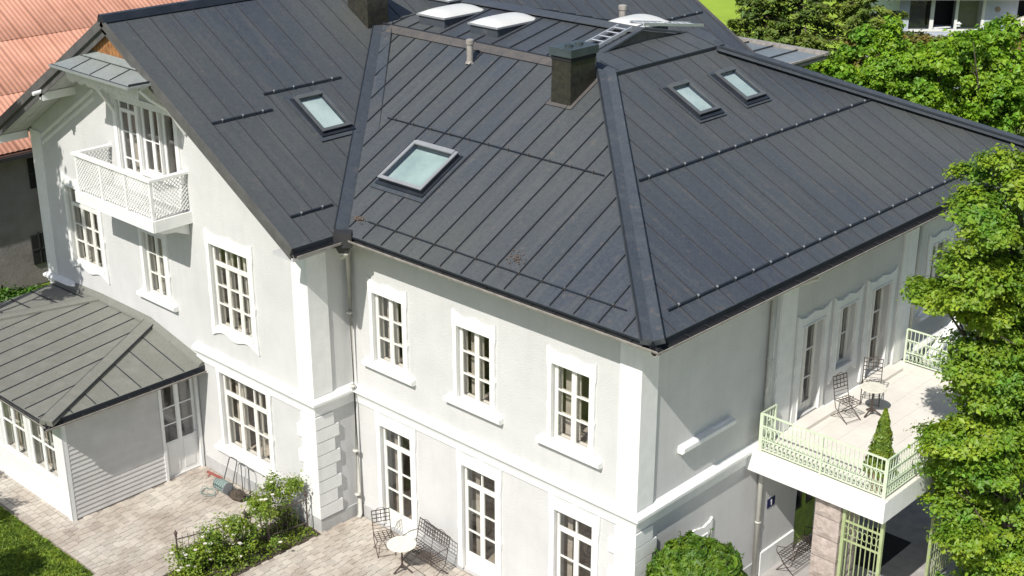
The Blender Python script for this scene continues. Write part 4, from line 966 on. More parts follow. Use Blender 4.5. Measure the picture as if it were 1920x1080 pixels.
# ---------------------------------------------------------------- patio
PATCH = [(-20.5, -5.95), (-10.9, -5.95), (-10.9, -7.2), (-1.5, -7.2), (1.2, -1.2), (1.2, 0.0), (0.0, 0.0), (-8.56, 0), (-8.56, -1.2), (-13.35, -1.2), (-13.35, -5.07), (-20.5, -5.07)]
m = MB(); m.add([(x, y, 0.0) for x, y in [(-20.5, -5.95), (-10.9, -5.95), (-10.9, -7.2), (-1.5, -7.2), (1.2, -1.2), (1.2, 0.1), (-20.5, 0.1)]], [tuple(range(7))]); pt = m.build('patio', 'joint_sand', None)
tag(pt, 'beige paved patio in front of the villa and annex', kind='structure')
def inpatch(x, y):
    if y < -5.9 and x < -10.95: return False
    if y > -0.08: return False
    if x < -8.7 and y > -1.28: return False
    if x < -13.28 and y > -5.0: return False
    if x < -20 or y < -7.1: return False
    if (x+1.5)*6.0-(y+7.2)*2.7 > 0: return False
    if -9.72 < x < -8.5 and -5.3 < y: return not (x > -9.75-0.0 and x < -8.52)
    return True
cells = []; row = 0; y = -7.1
while y < 0:
    hgt = 0.19 if row % 3 else 0.15; x = -20.0+random.random()*0.2
    while x < 0.5:
        w = random.choice((0.16, 0.22, 0.29)); cells.append((x, y, w, hgt)); x += w
    y += hgt; row += 1
cells = [c for c in cells if inpatch(c[0]+c[2]/2, c[1]+c[3]/2)]
cells.sort(key=lambda c: (c[0]+c[2]/2-14.6)**2+(c[1]-(-19))**2 if -16 < c[0] < -4.5 and c[1] > -5.9 else 1e9)
def inview(c):   # near camera and in frame: x between -14 and -5
    return -13.2 < c[0] < -5 and c[1] < -0.1
cells.sort(key=lambda c: 0 if (-13.0 < c[0] < -9.8 and -5.9 < c[1] < -1.5) or (-8.3 < c[0] < -5.2 and -2.6 < c[1]) else 1)
big = MB()
for i, (x, y, w, hgt) in enumerate(cells):
    e = 0.006; z1 = 0.022+random.uniform(-.003, .004)
    a = [(x+e, y+e, 0), (x+w-e, y+e, 0), (x+w-e, y+hgt-e, 0), (x+e, y+hgt-e, 0)]; b = [(x+2*e, y+2*e, z1), (x+w-2*e, y+2*e, z1), (x+w-2*e, y+hgt-2*e, z1), (x+2*e, y+hgt-2*e, z1)]
    if i < 300: m = MB(); m.hexa(a, b); m.build('paver', 'paver', pt)
    else: big.hexa(a, b)
big.build('paving', 'paver_island', pt, kind='stuff')
# lawn
flat('lawn', [(-24, -5.96), (-10.9, -5.96), (-10.9, -14), (-24, -14)], 0.012, 'grass_base', 'shaded green lawn edge by the annex path')

def leaves_mesh(name, P, Nn, size, material, parent=None, elong=1.6, kind=None, fold=0.25, jitter=0.35):
    """P (n,3) positions, Nn (n,3) normals -> folded leaf quads"""
    n = len(P); Nn = Nn/np.linalg.norm(Nn, axis=1, keepdims=True)
    r = rng.normal(size=(n, 3)); t = np.cross(Nn, r); t /= np.linalg.norm(t, axis=1, keepdims=True); b = np.cross(Nn, t)
    s_ = (size*np.exp(jitter*rng.normal(size=n)))[:, None]
    A = P-t*s_*elong/2; D = P+t*s_*elong/2; L_ = P-b*s_/2+Nn*s_*fold; R2 = P+b*s_/2+Nn*s_*fold
    vs = np.stack([A, R2, D, L_], axis=1).reshape(-1, 3)
    off = np.array(org(parent)) if parent else np.zeros(3); vs = vs-off
    me = bpy.data.meshes.new(name); me.vertices.add(4*n); me.loops.add(6*n); me.polygons.add(2*n)
    me.vertices.foreach_set('co', vs.astype(np.float32).ravel())
    i0 = np.arange(n)*4; idx = np.stack([i0, i0+1, i0+2, i0, i0+2, i0+3], axis=1).ravel()
    me.loops.foreach_set('vertex_index', idx.astype(np.int32)); me.polygons.foreach_set('loop_start', (np.arange(2*n)*3).astype(np.int32))
    me.materials.append(MAT[material]); me.update(calc_edges=True); me.validate()
    o = bpy.data.objects.new(name, me); C.objects.link(o)
    if parent: o.parent = parent
    if kind: o['kind'] = kind
    return o
# grass blades
n = 60000; gx = rng.uniform(-17.5, -10.95, n); gy = rng.uniform(-9.5, -5.97, n)
Pg = np.stack([gx, gy, rng.uniform(0.015, 0.055, n)], 1); Ng = np.stack([rng.normal(size=n), rng.normal(size=n), rng.uniform(0, 1.2, n)], 1)
o = leaves_mesh('grass', Pg, Ng, 0.022, 'grass_blade', elong=3.0); tag(o, 'short mown grass growing on the lawn beside the annex path', 'grass', kind='stuff')

# ---------------------------------------------------------------- plants
def crown_points(blobs, per, sub=14, sub_r=0.22, flat_=0.6, shell=0.55, up=0.6):
    Ps = []; Ns = []
    for (c, r, w) in blobs:
        c = np.array(c, float); r = np.array(r, float); k = max(3, int(sub*w)); 
        d = rng.normal(size=(k, 3)); d[:, 2] = np.abs(d[:, 2])*0.9-0.35*rng.random(k); d /= np.linalg.norm(d, axis=1, keepdims=True)
        rad = rng.uniform(shell, 1.0, k)[:, None]; cc = c+d*r*rad
        m_ = int(per*w/k)+1
        for i in range(k):
            q = rng.normal(size=(m_, 3))*np.array([1, 1, flat_])*sub_r*r.mean(); Ps.append(cc[i]+q)
            nn = d[i]*0.7+np.array([0, 0, up])+rng.normal(size=(m_, 3))*0.45+q*0.8; Ns.append(nn)
    return np.concatenate(Ps), np.concatenate(Ns)
def trunk(base, top, r0, r1, limbs, parent, matn='bark', seg=6, wob=0.12):
    m = MB(); b = V(base); t = V(top); pts = []
    for i in range(seg+1):
        q = i/seg; pts.append(b.lerp(t, q)+V((random.uniform(-wob, wob)*q, random.uniform(-wob, wob)*q, 0)))
    m.tube(pts, [r0+(r1-r0)*i/seg for i in range(seg+1)], 10); m.build('trunk', matn, parent, smooth=True)
    m = MB()
    for L_ in limbs:
        e = V(L_); q = min(0.95, max(0.25, (e.z-b.z)/(max(0.1, t.z-b.z))*0.75)); s0 = pts[int(q*seg)]; mid = s0.lerp(e, 0.5)+V((0, 0, -0.1*(e-s0).length*random.random()))
        rr = r0*0.35; m.tube([s0, mid, e], [rr, rr*0.6, rr*0.2], 6)
        for _ in range(3):
            e2 = mid.lerp(e, random.uniform(.3, 1))+V((random.gauss(0, .35), random.gauss(0, .35), random.gauss(0, .25))); m.tube([mid.lerp(e, .3), e2], [rr*0.35, rr*0.1], 5)
    m.build('limbs', matn, parent, smooth=True, kind='stuff')
# -- big tree at the right
big_t = thing('leafy_tree', 'large layered yellow-green tree standing in front of the terrace at the right edge', 'tree', (5.0, 6.3, 0))
bl = [(4.30, 5.75, 10.3), (3.85, 5.3, 9.35), (4.4, 5.8, 8.9), (3.82, 5.25, 8.35), (4.2, 5.65, 8.15), (3.62, 5.05, 7.75), (4.48, 5.9, 7.6), (4.1, 5.5, 7.2), (4.85, 6.2, 6.5), (4.15, 5.6, 5.75), (4.4, 5.8, 5.3),
      (4.1, 5.5, 4.75), (4.62, 6.04, 4.4), (4.1, 5.5, 3.7), (4.55, 5.95, 3.5), (4.3, 5.7, 2.8), (4.9, 6.3, 2.4), (4.75, 6.1, 1.7), (5.2, 6.6, 1.5), (5.2, 6.0, 10.9), (5.4, 6.4, 9.6), (5.3, 6.3, 8.4), (5.5, 6.6, 7.3), (5.6, 6.5, 5.8), (5.7, 6.6, 4.6), (5.8, 6.6, 3.2), (6.3, 7.0, 9.0), (6.5, 7.2, 6.5), (6.4, 7.0, 4.2), (4.6, 6.0, 5.0), (3.95, 5.4, 6.2), (4.45, 5.85, 6.1), (4.2, 5.6, 6.6), (5.0, 6.2, 3.9), (5.3, 6.4, 3.0), (4.9, 6.0, 1.0), (5.4, 6.3, 2.0), (5.0, 6.1, 8.0), (4.7, 6.0, 9.9), (5.6, 6.3, 1.0), (3.45, 4.95, 7.6), (3.85, 5.3, 4.6), (3.95, 5.4, 4.1), (4.35, 5.7, 2.2)]
blobs = []; lim = []
for (x, y, z) in bl:
    dy = random.uniform(-0.5, 0.5); c = (x+dy*0.55, y-dy*0.6, z); r_ = random.uniform(0.5, 0.85); blobs.append((c, (r_, r_, r_*random.uniform(.4, .65)), 1.1*r_/0.66)); lim.append(c)
    for _ in range(3):
        c2 = (c[0]+random.gauss(0.1, .35), c[1]+random.gauss(0.1, .35), c[2]+random.gauss(0, .3)); blobs.append((c2, (0.5, 0.5, 0.22), 0.55))
Pq, Nq = crown_points(blobs, 2000, sub=26, sub_r=0.24, flat_=0.45, shell=0.30, up=0.8)
leaves_mesh('crown', Pq, Nq, 0.049, 'leaf_maple', big_t, kind='stuff')
trunk((5.0, 6.3, 0), (5.0, 6.2, 10.3), 0.20, 0.05, lim, big_t)
# -- bright round-headed trees beyond the roof
cp = [(-10.35, 24.82, 6.4), (-9.69, 25.45, 6.9), (-9.62, 25.52, 5.9), (-8.89, 26.21, 7.1), (-8.8, 26.29, 6.1), (-8.46, 26.62, 5.2), (-8.03, 27.02, 6.8), (-7.78, 27.26, 5.6), (-7.43, 27.59, 4.8), (-7.15, 27.86, 6.4), (-6.85, 28.14, 4.6), (-6.82, 28.17, 7.3), (-6.4, 28.57, 5.8), (-6.1, 28.85, 7.0), (-5.81, 29.13, 5.4), (-5.99, 28.96, 4.4)]
grp = 'bright green round-crowned trees beyond the right roof edge'
labs = ['bright green tree beyond the roof edge, leftmost, lowest by the spruces', 'bright green tree beyond the roof edge, second from the left', 'bright green tree below the grey hedge window, with a pointed leader shoot', 'bright green tree beyond the roof, third from the right and lower crowned', 'bright green dome-crowned tree below the wall ornaments of the far house', 'bright green tree at the right edge under the white parasol']
sets = [[0, 1, 2], [3, 4], [5, 6, 7], [8, 9, 10], [11, 12], [13, 14, 15]]
for li, (lb, st) in enumerate(zip(labs, sets)):
    cx = sum(cp[i][0] for i in st)/len(st); cy = sum(cp[i][1] for i in st)/len(st)
    t = thing('round_tree', lb, 'tree', (cx, cy, 0), group=grp); blobs = []; lim = []
    for i in st:
        x, y, z = cp[i]
        for _ in range(8):
            c = (x+random.gauss(0, .6), y+random.gauss(0, .6), z+random.gauss(0, .42)); r = random.uniform(0.34, 0.58); blobs.append((c, (r, r, r*0.85), 0.8)); lim.append(c)
        blobs.append(((x+.3, y+.5, z-1.0), (0.9, 0.9, 0.9), 0.8))
    Pq, Nq = crown_points(blobs, 560, sub=30, sub_r=0.16, flat_=0.8, shell=0.88, up=0.3)
    leaves_mesh('crown', Pq, Nq, 0.088, 'leaf_bright', t, elong=1.5, kind='stuff')
    trunk((cx, cy, 0), (cx, cy, 5.0), 0.18, 0.06, lim[::3], t)
ld = [o for o in C.objects if o.name.startswith('round_tree') and 'leader' in o['label']][0]
Pq, Nq = crown_points([((-9.3, 25.9, 8.0), (0.28, 0.28, 0.5), 1), ((-9.35, 25.85, 7.5), (0.4, 0.4, 0.4), 1)], 450, sub=16, sub_r=0.3, shell=0.6)
leaves_mesh('leader_shoot', Pq, Nq, 0.088, 'leaf_bright', ld, kind='stuff')
# leader shoot
# -- spruces
def spruce(base, H_, R, label, n_w=26, seed=1, leafn=20000):
    rr = random.Random(seed); t = thing('spruce_tree', label, 'tree', base, group='dark conifers behind the villa'); bx, by, bz = base
    P = []; Nl = []; br = MB()
    for i in range(n_w):
        q = i/(n_w-1); z = bz+0.6+(H_-0.9)*q; L_ = R*(1-q)**0.8+0.15
        for k in range(9):
            a = rr.uniform(0, 2*math.pi); l2 = L_*rr.uniform(.75, 1.12); dx, dy = math.cos(a), math.sin(a)
            pts = [(bx+dx*l2*s_, by+dy*l2*s_, z-0.38*l2*s_+0.22*l2*s_*s_) for s_ in (0, .35, .7, 1)]; br.tube(pts, [0.035, 0.025, 0.015, 0.006], 4)
            m_ = int(leafn/(n_w*9)*(0.35+1.3*l2/R)); s_ = rng.uniform(0.25, 1.03, m_)**0.8; w = rng.normal(size=m_)*0.24*l2*(1.1-s_)*0.8; dr = np.abs(rng.normal(size=m_))*0.14
            zz = z-0.38*l2*s_+0.22*l2*s_*s_-dr
            P.append(np.stack([bx+dx*l2*s_-dy*w, by+dy*l2*s_+dx*w, zz], 1)); Nl.append(np.stack([dx*0.4+rng.normal(size=m_)*.5, dy*.4+rng.normal(size=m_)*.5, 0.5+rng.random(m_)], 1))
    P = np.concatenate(P); Nl = np.concatenate(Nl); leaves_mesh('crown', P, Nl, 0.085, 'leaf_spruce', t, elong=2.6, kind='stuff')
    br.build('branches', 'bark', t, kind='stuff'); m = MB(); m.tube([(bx, by, bz), (bx, by, bz+H_)], [0.22, 0.03], 8); m.build('trunk', 'bark', t, smooth=True)
spruce((-23.2, 38.6, 0), 9.5, 2.4, 'dark drooping conifer at the left of the group behind the grey lean-to roof', seed=3, leafn=26000)
spruce((-21.9, 40.0, 0), 10.5, 3.2, 'tall dark conifer in the middle of the group behind the villa', seed=5, leafn=26000)
spruce((-18.9, 41.0, 0), 11.5, 3.1, 'dark conifer beside the bluish house corner, rightmost of the group', seed=8, leafn=26000)
spruce((-17.6, 33.6, 0), 6.0, 2.2, 'smaller conifer in front of the group next to the lean-to roof end', seed=11, leafn=14000)
# -- hedge under the window of the far house
t = thing('reddish_hedge', 'reddish green hedge below the far house window', 'hedge', (-15.6, 42.5, 0)); blobs = []
for i in range(16):
    q = i/15; blobs.append(((-18.6+5.6*q, 39.9+5.1*q, 3.95+random.uniform(-.15, .15)), (0.6, 0.6, 0.55), 1)); blobs.append(((-18.6+5.6*q, 39.9+5.1*q, 2.5), (0.7, 0.7, 0.9), 1))
Pq, Nq = crown_points(blobs, 500, sub=26, sub_r=0.2, shell=0.7); leaves_mesh('foliage', Pq, Nq, 0.10, 'leaf_red', t, kind='stuff')
m = MB()
for i in range(8): x = -18.6+0.8*i; m.tube([(x, 39.9+0.73*i, 0), (x, 39.9+.73*i, 3)], [0.06, .03], 6)
m.build('stems', 'bark', t, kind='stuff')
# -- dark shrub left between the buildings
t = thing('dark_shrub', 'dark green shrub between the gable wall and the old grey wall', 'shrub', (-24.8, 0.0, 0)); 
Pq, Nq = crown_points([((-25.3, 0.0, 0.85), (0.7, 0.7, 0.5), 1), ((-24.5, 0.35, 0.95), (0.6, 0.6, 0.5), 1), ((-26.0, -0.5, 0.7), (0.6, 0.6, 0.45), 1)], 1600, sub=40, sub_r=0.2, shell=0.6)
leaves_mesh('foliage', Pq, Nq, 0.075, 'leaf_dark', t, kind='stuff'); m = MB(); m.tube([(-24.8, 0, 0), (-24.8, 0, 1)], [0.06, .03], 6); m.build('stems', 'bark', t, kind='stuff')
# -- clipped ball bush by the right wall
t = thing('clipped_bush', 'big round clipped green bush by the corner of the villa', 'bush', (1.05, 0.75, 0))
blobs = [((1.05, 0.75, 1.85), (1.0, 1.05, 1.10), 3.2), ((1.05, 0.75, 1.75), (1.06, 1.1, 1.05), 3.0)]
d = rng.normal(size=(30000, 3)); d[:, 2] = np.where(d[:, 2] < -0.8, -d[:, 2], d[:, 2]); d /= np.linalg.norm(d, axis=1, keepdims=True)
nzv = np.array([noise.noise(V((a*3.2, b*3.2, c_*3.2))) for a, b, c_ in d]); nz2 = np.array([noise.noise(V((a*8+5, b*8, c_*8))) for a, b, c_ in d]); rad = (1.0+0.15*nzv+0.10*nz2-np.abs(rng.normal(size=len(d)))*0.08)[:, None]
Pq = np.array([1.05, 0.75, 1.72])+d*np.array([1.05, 1.08, 1.22])*rad; Nq = d+rng.normal(size=d.shape)*0.5
leaves_mesh('foliage', Pq, Nq, 0.046, 'leaf_bush', t, elong=2.2, kind='stuff')
sp = rng.normal(size=(26, 3)); sp[:, 2] = np.abs(sp[:, 2]); sp /= np.linalg.norm(sp, axis=1, keepdims=True); Ps = []
m = MB()
for q in sp:
    a = V((1.05, .75, 1.72))+V(q*np.array([1.03, 1.06, 1.2])); b = a+V(q*0.1)+V((0, 0, random.uniform(.05, .16))); m.tube([a, b], 0.006, 4); Ps += [np.array(a.lerp(b, f))+rng.normal(size=3)*.015 for f in np.linspace(0, 1, 9)]
m.tube([(1.05, .75, 0), (1.05, .75, 1.2)], [0.08, .05], 6); m.build('stems', 'bark', t, kind='stuff')
leaves_mesh('shoot', np.array(Ps), rng.normal(size=(len(Ps), 3)), 0.035, 'leaf_dark', t, elong=2, kind='stuff')
# -- cone thuja in pot on the terrace
t = thing('potted_conifer', 'slim cone-shaped conifer in a pot at the terrace corner', 'potted plant', (2.93, 4.22, 3.515))
m = MB(); m.lathe([(0.17, 0.0), (0.24, 0.42), (0.26, 0.44), (0.26, 0.48), (0.22, 0.48), (0.2, 0.42)], (2.93, 4.22, 3.515), 18); m.build('pot', 'terracotta', t, smooth=False)
n = 7000; zq = rng.random(n)**1.4; a = rng.uniform(0, 2*np.pi, n); rq = 0.28*(1-zq)**0.8*np.sqrt(rng.uniform(.45, 1, n))*(1+0.25*np.sin(a*5+zq*20))+0.01
Pq = np.stack([2.93+rq*np.cos(a), 4.22+rq*np.sin(a), 3.95+zq*1.38], 1); Nq = np.stack([np.cos(a), np.sin(a), 0.3+0*a], 1)+rng.normal(size=(n, 3))*.5
leaves_mesh('foliage', Pq, Nq, 0.028, 'leaf_rose', t, elong=1.8, kind='stuff')
# -- small shrubs lower right
t = thing('small_shrub', 'bright green small shrub beside the pale rock at the bottom right', 'shrub', (3.9, 5.6, 0))
Pq, Nq = crown_points([((3.95, 5.45, 0.55), (0.42, 0.42, 0.5), 1), ((4.1, 5.3, 0.95), (0.3, 0.3, 0.3), .7), ((3.8, 5.2, 0.3), (0.4, 0.4, 0.3), .7)], 1600, sub=24, sub_r=0.25, shell=0.5)
leaves_mesh('foliage', Pq, Nq, 0.05, 'leaf_bright', t, kind='stuff'); m = MB(); m.tube([(3.95, 5.45, 0), (3.95, 5.45, .6)], [.03, .015], 5); m.build('stems', 'bark', t, kind='stuff')
t = thing('pale_plant', 'pale variegated plant at the foot of the green gate', 'plant', (2.9, 3.75, 0))
Pq, Nq = crown_points([((2.95, 3.78, 0.85), (0.26, 0.26, 0.35), 1)], 700, sub=14, sub_r=0.3, shell=0.3); leaves_mesh('foliage', Pq, Nq, 0.05, 'leaf_pale', t, elong=2.5, kind='stuff'); m = MB(); m.lathe([(0.14, 0), (0.2, 0.5), (0.18, .5)], (2.95, 3.78, 0.012), 12); m.build('pot', 'terracotta', t)
m = MB(); 
vs = []; 
for i in range(7):
    for j in range(10):
        th = math.pi*i/6; ph = 2*math.pi*j/10; p = V((math.sin(th)*math.cos(ph), math.sin(th)*math.sin(ph), math.cos(th))); k = 1+0.25*noise.noise(p*1.7); vs.append((4.45+p.x*.42*k, 5.55+p.y*.42*k, 0.28+p.z*.36*k))
m.add(vs, [(i*10+j, i*10+(j+1) % 10, (i+1)*10+(j+1) % 10, (i+1)*10+j) for i in range(6) for j in range(10)]); o = m.build('garden_rock', 'rock', None, smooth=True); tag(o, 'pale rounded rock beside the small bright shrub, bottom right', 'rock')
# -- rose bed
flat('flower_bed', [(-8.5, -1.3), (-8.52, -5.3), (-9.72, -5.3), (-9.72, -1.25)], 0.03, 'soil', 'narrow soil bed of roses beside the fence')
def rose(c, r, h, label, nfl, seed):
    rr = random.Random(seed); t = thing('rose_bush', label, 'rose bush', (c[0], c[1], 0.03), group='white rose bushes in the fenced bed')
    blobs = []
    m = MB()
    for i in range(14):
        a = rr.uniform(0, 6.28); q = rr.uniform(0, r)*1.1; x, y, z = c[0]+q*math.cos(a), c[1]+q*math.sin(a), rr.uniform(0.15, 1.0)**0.8*h; rb_ = rr.uniform(.09, .22); blobs.append(((x, y, z), (rb_, rb_, rb_), rb_*4)); m.tube([(c[0]+rr.uniform(-.08, .08), c[1]+rr.uniform(-.08, .08), 0), (x, y, z)], [0.012, 0.006], 5)
    Pq, Nq = crown_points(blobs, 340, sub=9, sub_r=0.5, shell=0.2, flat_=0.9); Pq[:, 2] = np.maximum(Pq[:, 2], 0.05)
    leaves_mesh('foliage', Pq, Nq, 0.034, 'leaf_rose', t, elong=1.5, kind='stuff'); m.build('stems', 'bark', t, kind='stuff')
    for i in range(nfl):
        b = rr.choice(blobs)[0]; p = V(b)+V((rr.gauss(0.05, .1), rr.gauss(-.1, .1), rr.uniform(.08, .2))); f = MB()
        for k in range(6):
            a = k*1.047; d_ = V((math.cos(a), math.sin(a), .25)); e = V((-math.sin(a), math.cos(a), 0)); w = 0.048
            f.add([p, p+d_*w*.6+e*w*.5, p+d_*w*1.15, p+d_*w*.6-e*w*.5], [(0, 1, 2, 3)])
        f.lathe([(0.004, -.01), (0.018, 0.005), (0.012, 0.02)], p, 6); f.build('flower', 'petal_white', t)
rose((-9.25, -1.75), 0.36, 1.45, 'tall rose bush at the wall corner end of the fence', 9, 1)
rose((-9.05, -2.45), 0.50, 1.35, 'densest rose bush, in the middle of the bed right of the middle post', 14, 2)
rose((-9.1, -3.15), 0.42, 0.95, 'low rose bush beside the middle fence post', 13, 3)
rose((-9.3, -3.85), 0.46, 0.85, 'rose bush full of white flowers left of the middle post', 24, 4)
rose((-9.4, -4.4), 0.34, 0.6, 'rose bush next to the near fence post at the bottom of the picture', 12, 5)
n = 2600; Pg = np.stack([rng.uniform(-9.5, -8.52, n), rng.uniform(-5.0, -1.4, n), rng.uniform(.04, .16, n)], 1); o = leaves_mesh('ground_cover', Pg, rng.normal(size=(n, 3))+np.array([0, 0, 1]), 0.035, 'leaf_rose'); tag(o, 'low leafy ground cover along the edge of the rose bed', 'ground cover', kind='stuff')
# fence
fn = thing('garden_fence', 'rusty iron garden fence with finial posts along the rose bed', 'fence', (-9.5, -4.5, 0.0))
pp = [(-9.56, -4.57), (-9.15, -2.96), (-8.80, -1.44)]
for x, y in pp:
    m = MB(); m.lathe([(0.035, 0), (0.03, 0.02), (0.022, 0.06), (0.02, 0.95), (0.035, 0.97), (0.02, 1.0), (0.04, 1.04), (0.045, 1.08), (0.025, 1.10), (0.008, 1.15)], (x, y, 0.0), 10); m.build('post', 'rust_iron', fn)
for a, b in zip(pp[:-1], pp[1:]):
    for z in (0.28, 0.90): m = MB(); m.tube([(a[0], a[1], z), ((a[0]+b[0])/2, (a[1]+b[1])/2, z-0.03), (b[0], b[1], z)], 0.014, 6); m.build('rail', 'rust_iron', fn)
    for i in range(1, 12):
        q = i/12; x, y = a[0]+(b[0]-a[0])*q, a[1]+(b[1]-a[1])*q; m = MB(); m.tube([(x, y, 0.12), (x, y, 0.98)], 0.007, 5); m.build('bar', 'rust_iron', fn)

# ---------------------------------------------------------------- furniture
def grid_panel(m, O, A, B, nu, nv, r=0.006, strap=0.021):
    O, A, B = V(O), V(A), V(B); n = A.cross(B).normalized()
    for i in range(nu+1): m.bar(O+A*(i/nu), O+A*(i/nu)+B, strap, 0.004, n)
    for j in range(nv+1): m.bar(O+B*(j/nv)+n*.004, O+B*(j/nv)+A+n*.004, strap, 0.004, n)
def make_seat(W, name, label, cat, arms, matn='iron', arches=1):
    t = thing(name, label, cat); D = 0.42; H0 = 0.44
    m = MB(); grid_panel(m, (-W/2, -D/2, H0), (W, 0, 0), (0, D, 0.0), max(4, int(W/0.085)), 5); m.build('seat', matn, t, local=True)
    m = MB(); y0 = D/2; grid_panel(m, (-W/2, y0+0.055, 0.68), (W, 0, 0), (0, 0.06, 0.27), max(4, int(W/0.085)), 3)
    for z, yy in ((0.52, 0.015), (0.60, 0.04)): m.tube([(-W/2, y0+yy, z), (W/2, y0+yy, z)], 0.006, 5)
    for k in range(arches):
        c = -W/2+W*(k+0.5)/arches; aw_ = min(0.12, W*0.25); m.tube([(c+aw_*math.cos(a), y0+0.115, 0.955+0.05*math.sin(a)) for a in [math.pi*q/8 for q in range(9)]], 0.007, 5)
    m.tube([(-W/2, y0+0.115, 0.955), (W/2, y0+0.115, 0.955)], 0.010, 5); m.build('backrest', matn, t, local=True)
    for s_ in (-1, 1):
        x = s_*W/2
        m = MB(); m.tube([(x, y0+0.12, 0.96), (x, y0, H0), (x, y0-0.05, 0.25), (x, -D/2-0.02, 0.0)], 0.010, 6); m.build('leg', matn, t, local=True)
        m = MB(); m.tube([(x*0.98, -D/2, H0), (x*0.98, 0.0, 0.22), (x*0.98, y0+0.06, 0.0)], 0.010, 6); m.build('leg', matn, t, local=True)
        if arms: m = MB(); m.tube([(x, y0+0.04, 0.68), (x*1.02, 0.05, 0.70), (x*1.03, -D/2-0.02, 0.64), (x*1.02, -D/2-0.03, 0.52), (x, -D/2, H0)], 0.009, 6); m.build('armrest', matn, t, local=True)
    m = MB(); m.tube([(-W/2, -D/2, 0.03), (W/2, -D/2, 0.03)], 0.007, 5); m.tube([(-W/2, y0, 0.06), (W/2, y0, 0.06)], 0.007, 5)
    m.build('stretcher', matn, t, local=True)
    if W > 0.8: m = MB(); m.tube([(0, y0+.115, 0.95), (0, y0, H0), (0, -D/2, H0)], 0.008, 5); m.build('middle_strut', matn, t, local=True)
    return t
bench = make_seat(1.12, 'iron_bench', 'dark iron lattice bench against the villa wall beside the round table', 'bench', True, arches=2); bench.location = (-5.62, -0.58, 0.025); bench.rotation_euler = (0, 0, math.radians(-6))
b2 = copy_tree(bench); b2.location = (0.52, 5.5, 0.014); b2.rotation_euler = (0, 0, math.radians(-90)); b2['label'] = 'dark iron lattice bench standing under the terrace beside the stone pillar'
ch = make_seat(0.42, 'iron_chair', 'dark iron folding chair left of the round patio table', 'chair', False); ch.location = (-6.79, -0.76, 0.025); ch.rotation_euler = (0, 0, math.radians(62))
c2 = copy_tree(ch); c2.location = (0.85, 6.5, 3.53); c2.rotation_euler = (0, 0, math.radians(75)); c2['label'] = 'nearer dark iron chair on the terrace, seen from the side'
c3 = copy_tree(ch); c3.location = (0.80, 7.6, 3.53); c3.rotation_euler = (0, 0, math.radians(28)); c3['label'] = 'farther dark iron chair on the terrace, below the second terrace door'
def table(loc, label, r=0.34, h=0.73, top='table_top'):
    t = thing('round_table', label, 'table', loc); m = MB(); m.lathe([(r-.01, h-0.025), (r, h-0.015), (r, h-.004), (r-.008, h)], (0, 0, 0), 40); m.build('tabletop', top, t, local=True)
    m = MB(); m.lathe([(0.05, 0.10), (0.03, 0.16), (0.022, 0.25), (0.035, 0.32), (0.02, 0.4), (0.018, 0.62), (0.04, 0.68), (0.09, h-0.026)], (0, 0, 0), 12); m.build('column', 'iron', t, local=True)
    for k in range(3):
        a = k*2.094+0.4; m = MB(); m.tube([(0.02*math.cos(a), 0.02*math.sin(a), 0.16), (0.12*math.cos(a), 0.12*math.sin(a), 0.10), (0.24*math.cos(a), 0.24*math.sin(a), 0.02)], [0.025, 0.02, 0.022], 6); m.build('foot', 'iron', t, local=True)
    return t
table((-5.89, -1.02, 0.025), 'round bistro table with cream top between the patio chair and bench')
table((1.15, 7.05, 3.515), 'small round table with cream top on the terrace in front of the two chairs', r=0.29, h=0.70)
# hose reel cart and hand cart
t = thing('hose_reel', 'hose reel cart with grey tube handle and loose hose by the annex door', 'hose reel', (-11.75, -1.75, 0.025))
m = MB(); m.tube([(-11.95, -1.7, 0.05), (-11.78, -1.50, 0.93), (-11.72, -1.48, 0.96), (-11.50, -1.48, 0.96), (-11.47, -1.5, 0.92), (-11.55, -1.7, 0.05)], 0.014, 8); m.build('handle', 'frame_grey', t)
m = MB()
for k in range(5): 
    xx = -11.92+0.08*k; m.tube([(xx, -1.78+0.13*math.cos(a), 0.26+0.13*math.sin(a)) for a in [6.283*q/16 for q in range(17)]], 0.028, 6, caps=False)
m.build('coiled_hose', 'hose', t)
m = MB(); m.tube([(-11.97, -1.78, 0.26), (-11.95, -1.78, 0.26)], 0.16, 20); m.tube([(-11.55, -1.78, 0.26), (-11.53, -1.78, 0.26)], 0.16, 20); m.build_each('reel_disc', 'frame_light', t)
for xx in (-12.0, -11.5): m = MB(); m.tube([(xx, -1.72, 0.11), (xx+.03, -1.72, 0.11)], 0.09, 14); m.build('wheel', 'dark_metal', t)
m = MB(); m.bar((-12.15, -1.95, 0.58), (-11.85, -1.72, 0.40), 0.05, 0.05); m.bar((-12.05, -2.0, 0.5), (-12.1, -1.85, 0.52), 0.03, 0.03); m.build('nozzle', 'reel_red', t)
m = MB(); pts = [(-12.05+0.22*math.cos(a)*(1+.2*math.sin(3*a)), -2.05+0.16*math.sin(a), 0.05+0.10*max(0, math.sin(a*1.5))) for a in [0.5*q for q in range(26)]]; m.tube(pts, 0.009, 5); m.build('loose_hose', 'hose', t)
t = thing('hand_cart', 'small hand cart with upright tube handle and dark brown load right of the hose reel', 'hand cart', (-11.2, -1.6, 0.025))
m = MB(); m.tube([(-11.38, -1.45, 0.05), (-11.38, -1.45, 0.86), (-11.33, -1.45, 0.92), (-11.12, -1.45, 0.92), (-11.06, -1.45, 0.86), (-11.06, -1.45, 0.05)], 0.014, 8); m.build('handle', 'frame_grey', t)
m = MB(); vs = []
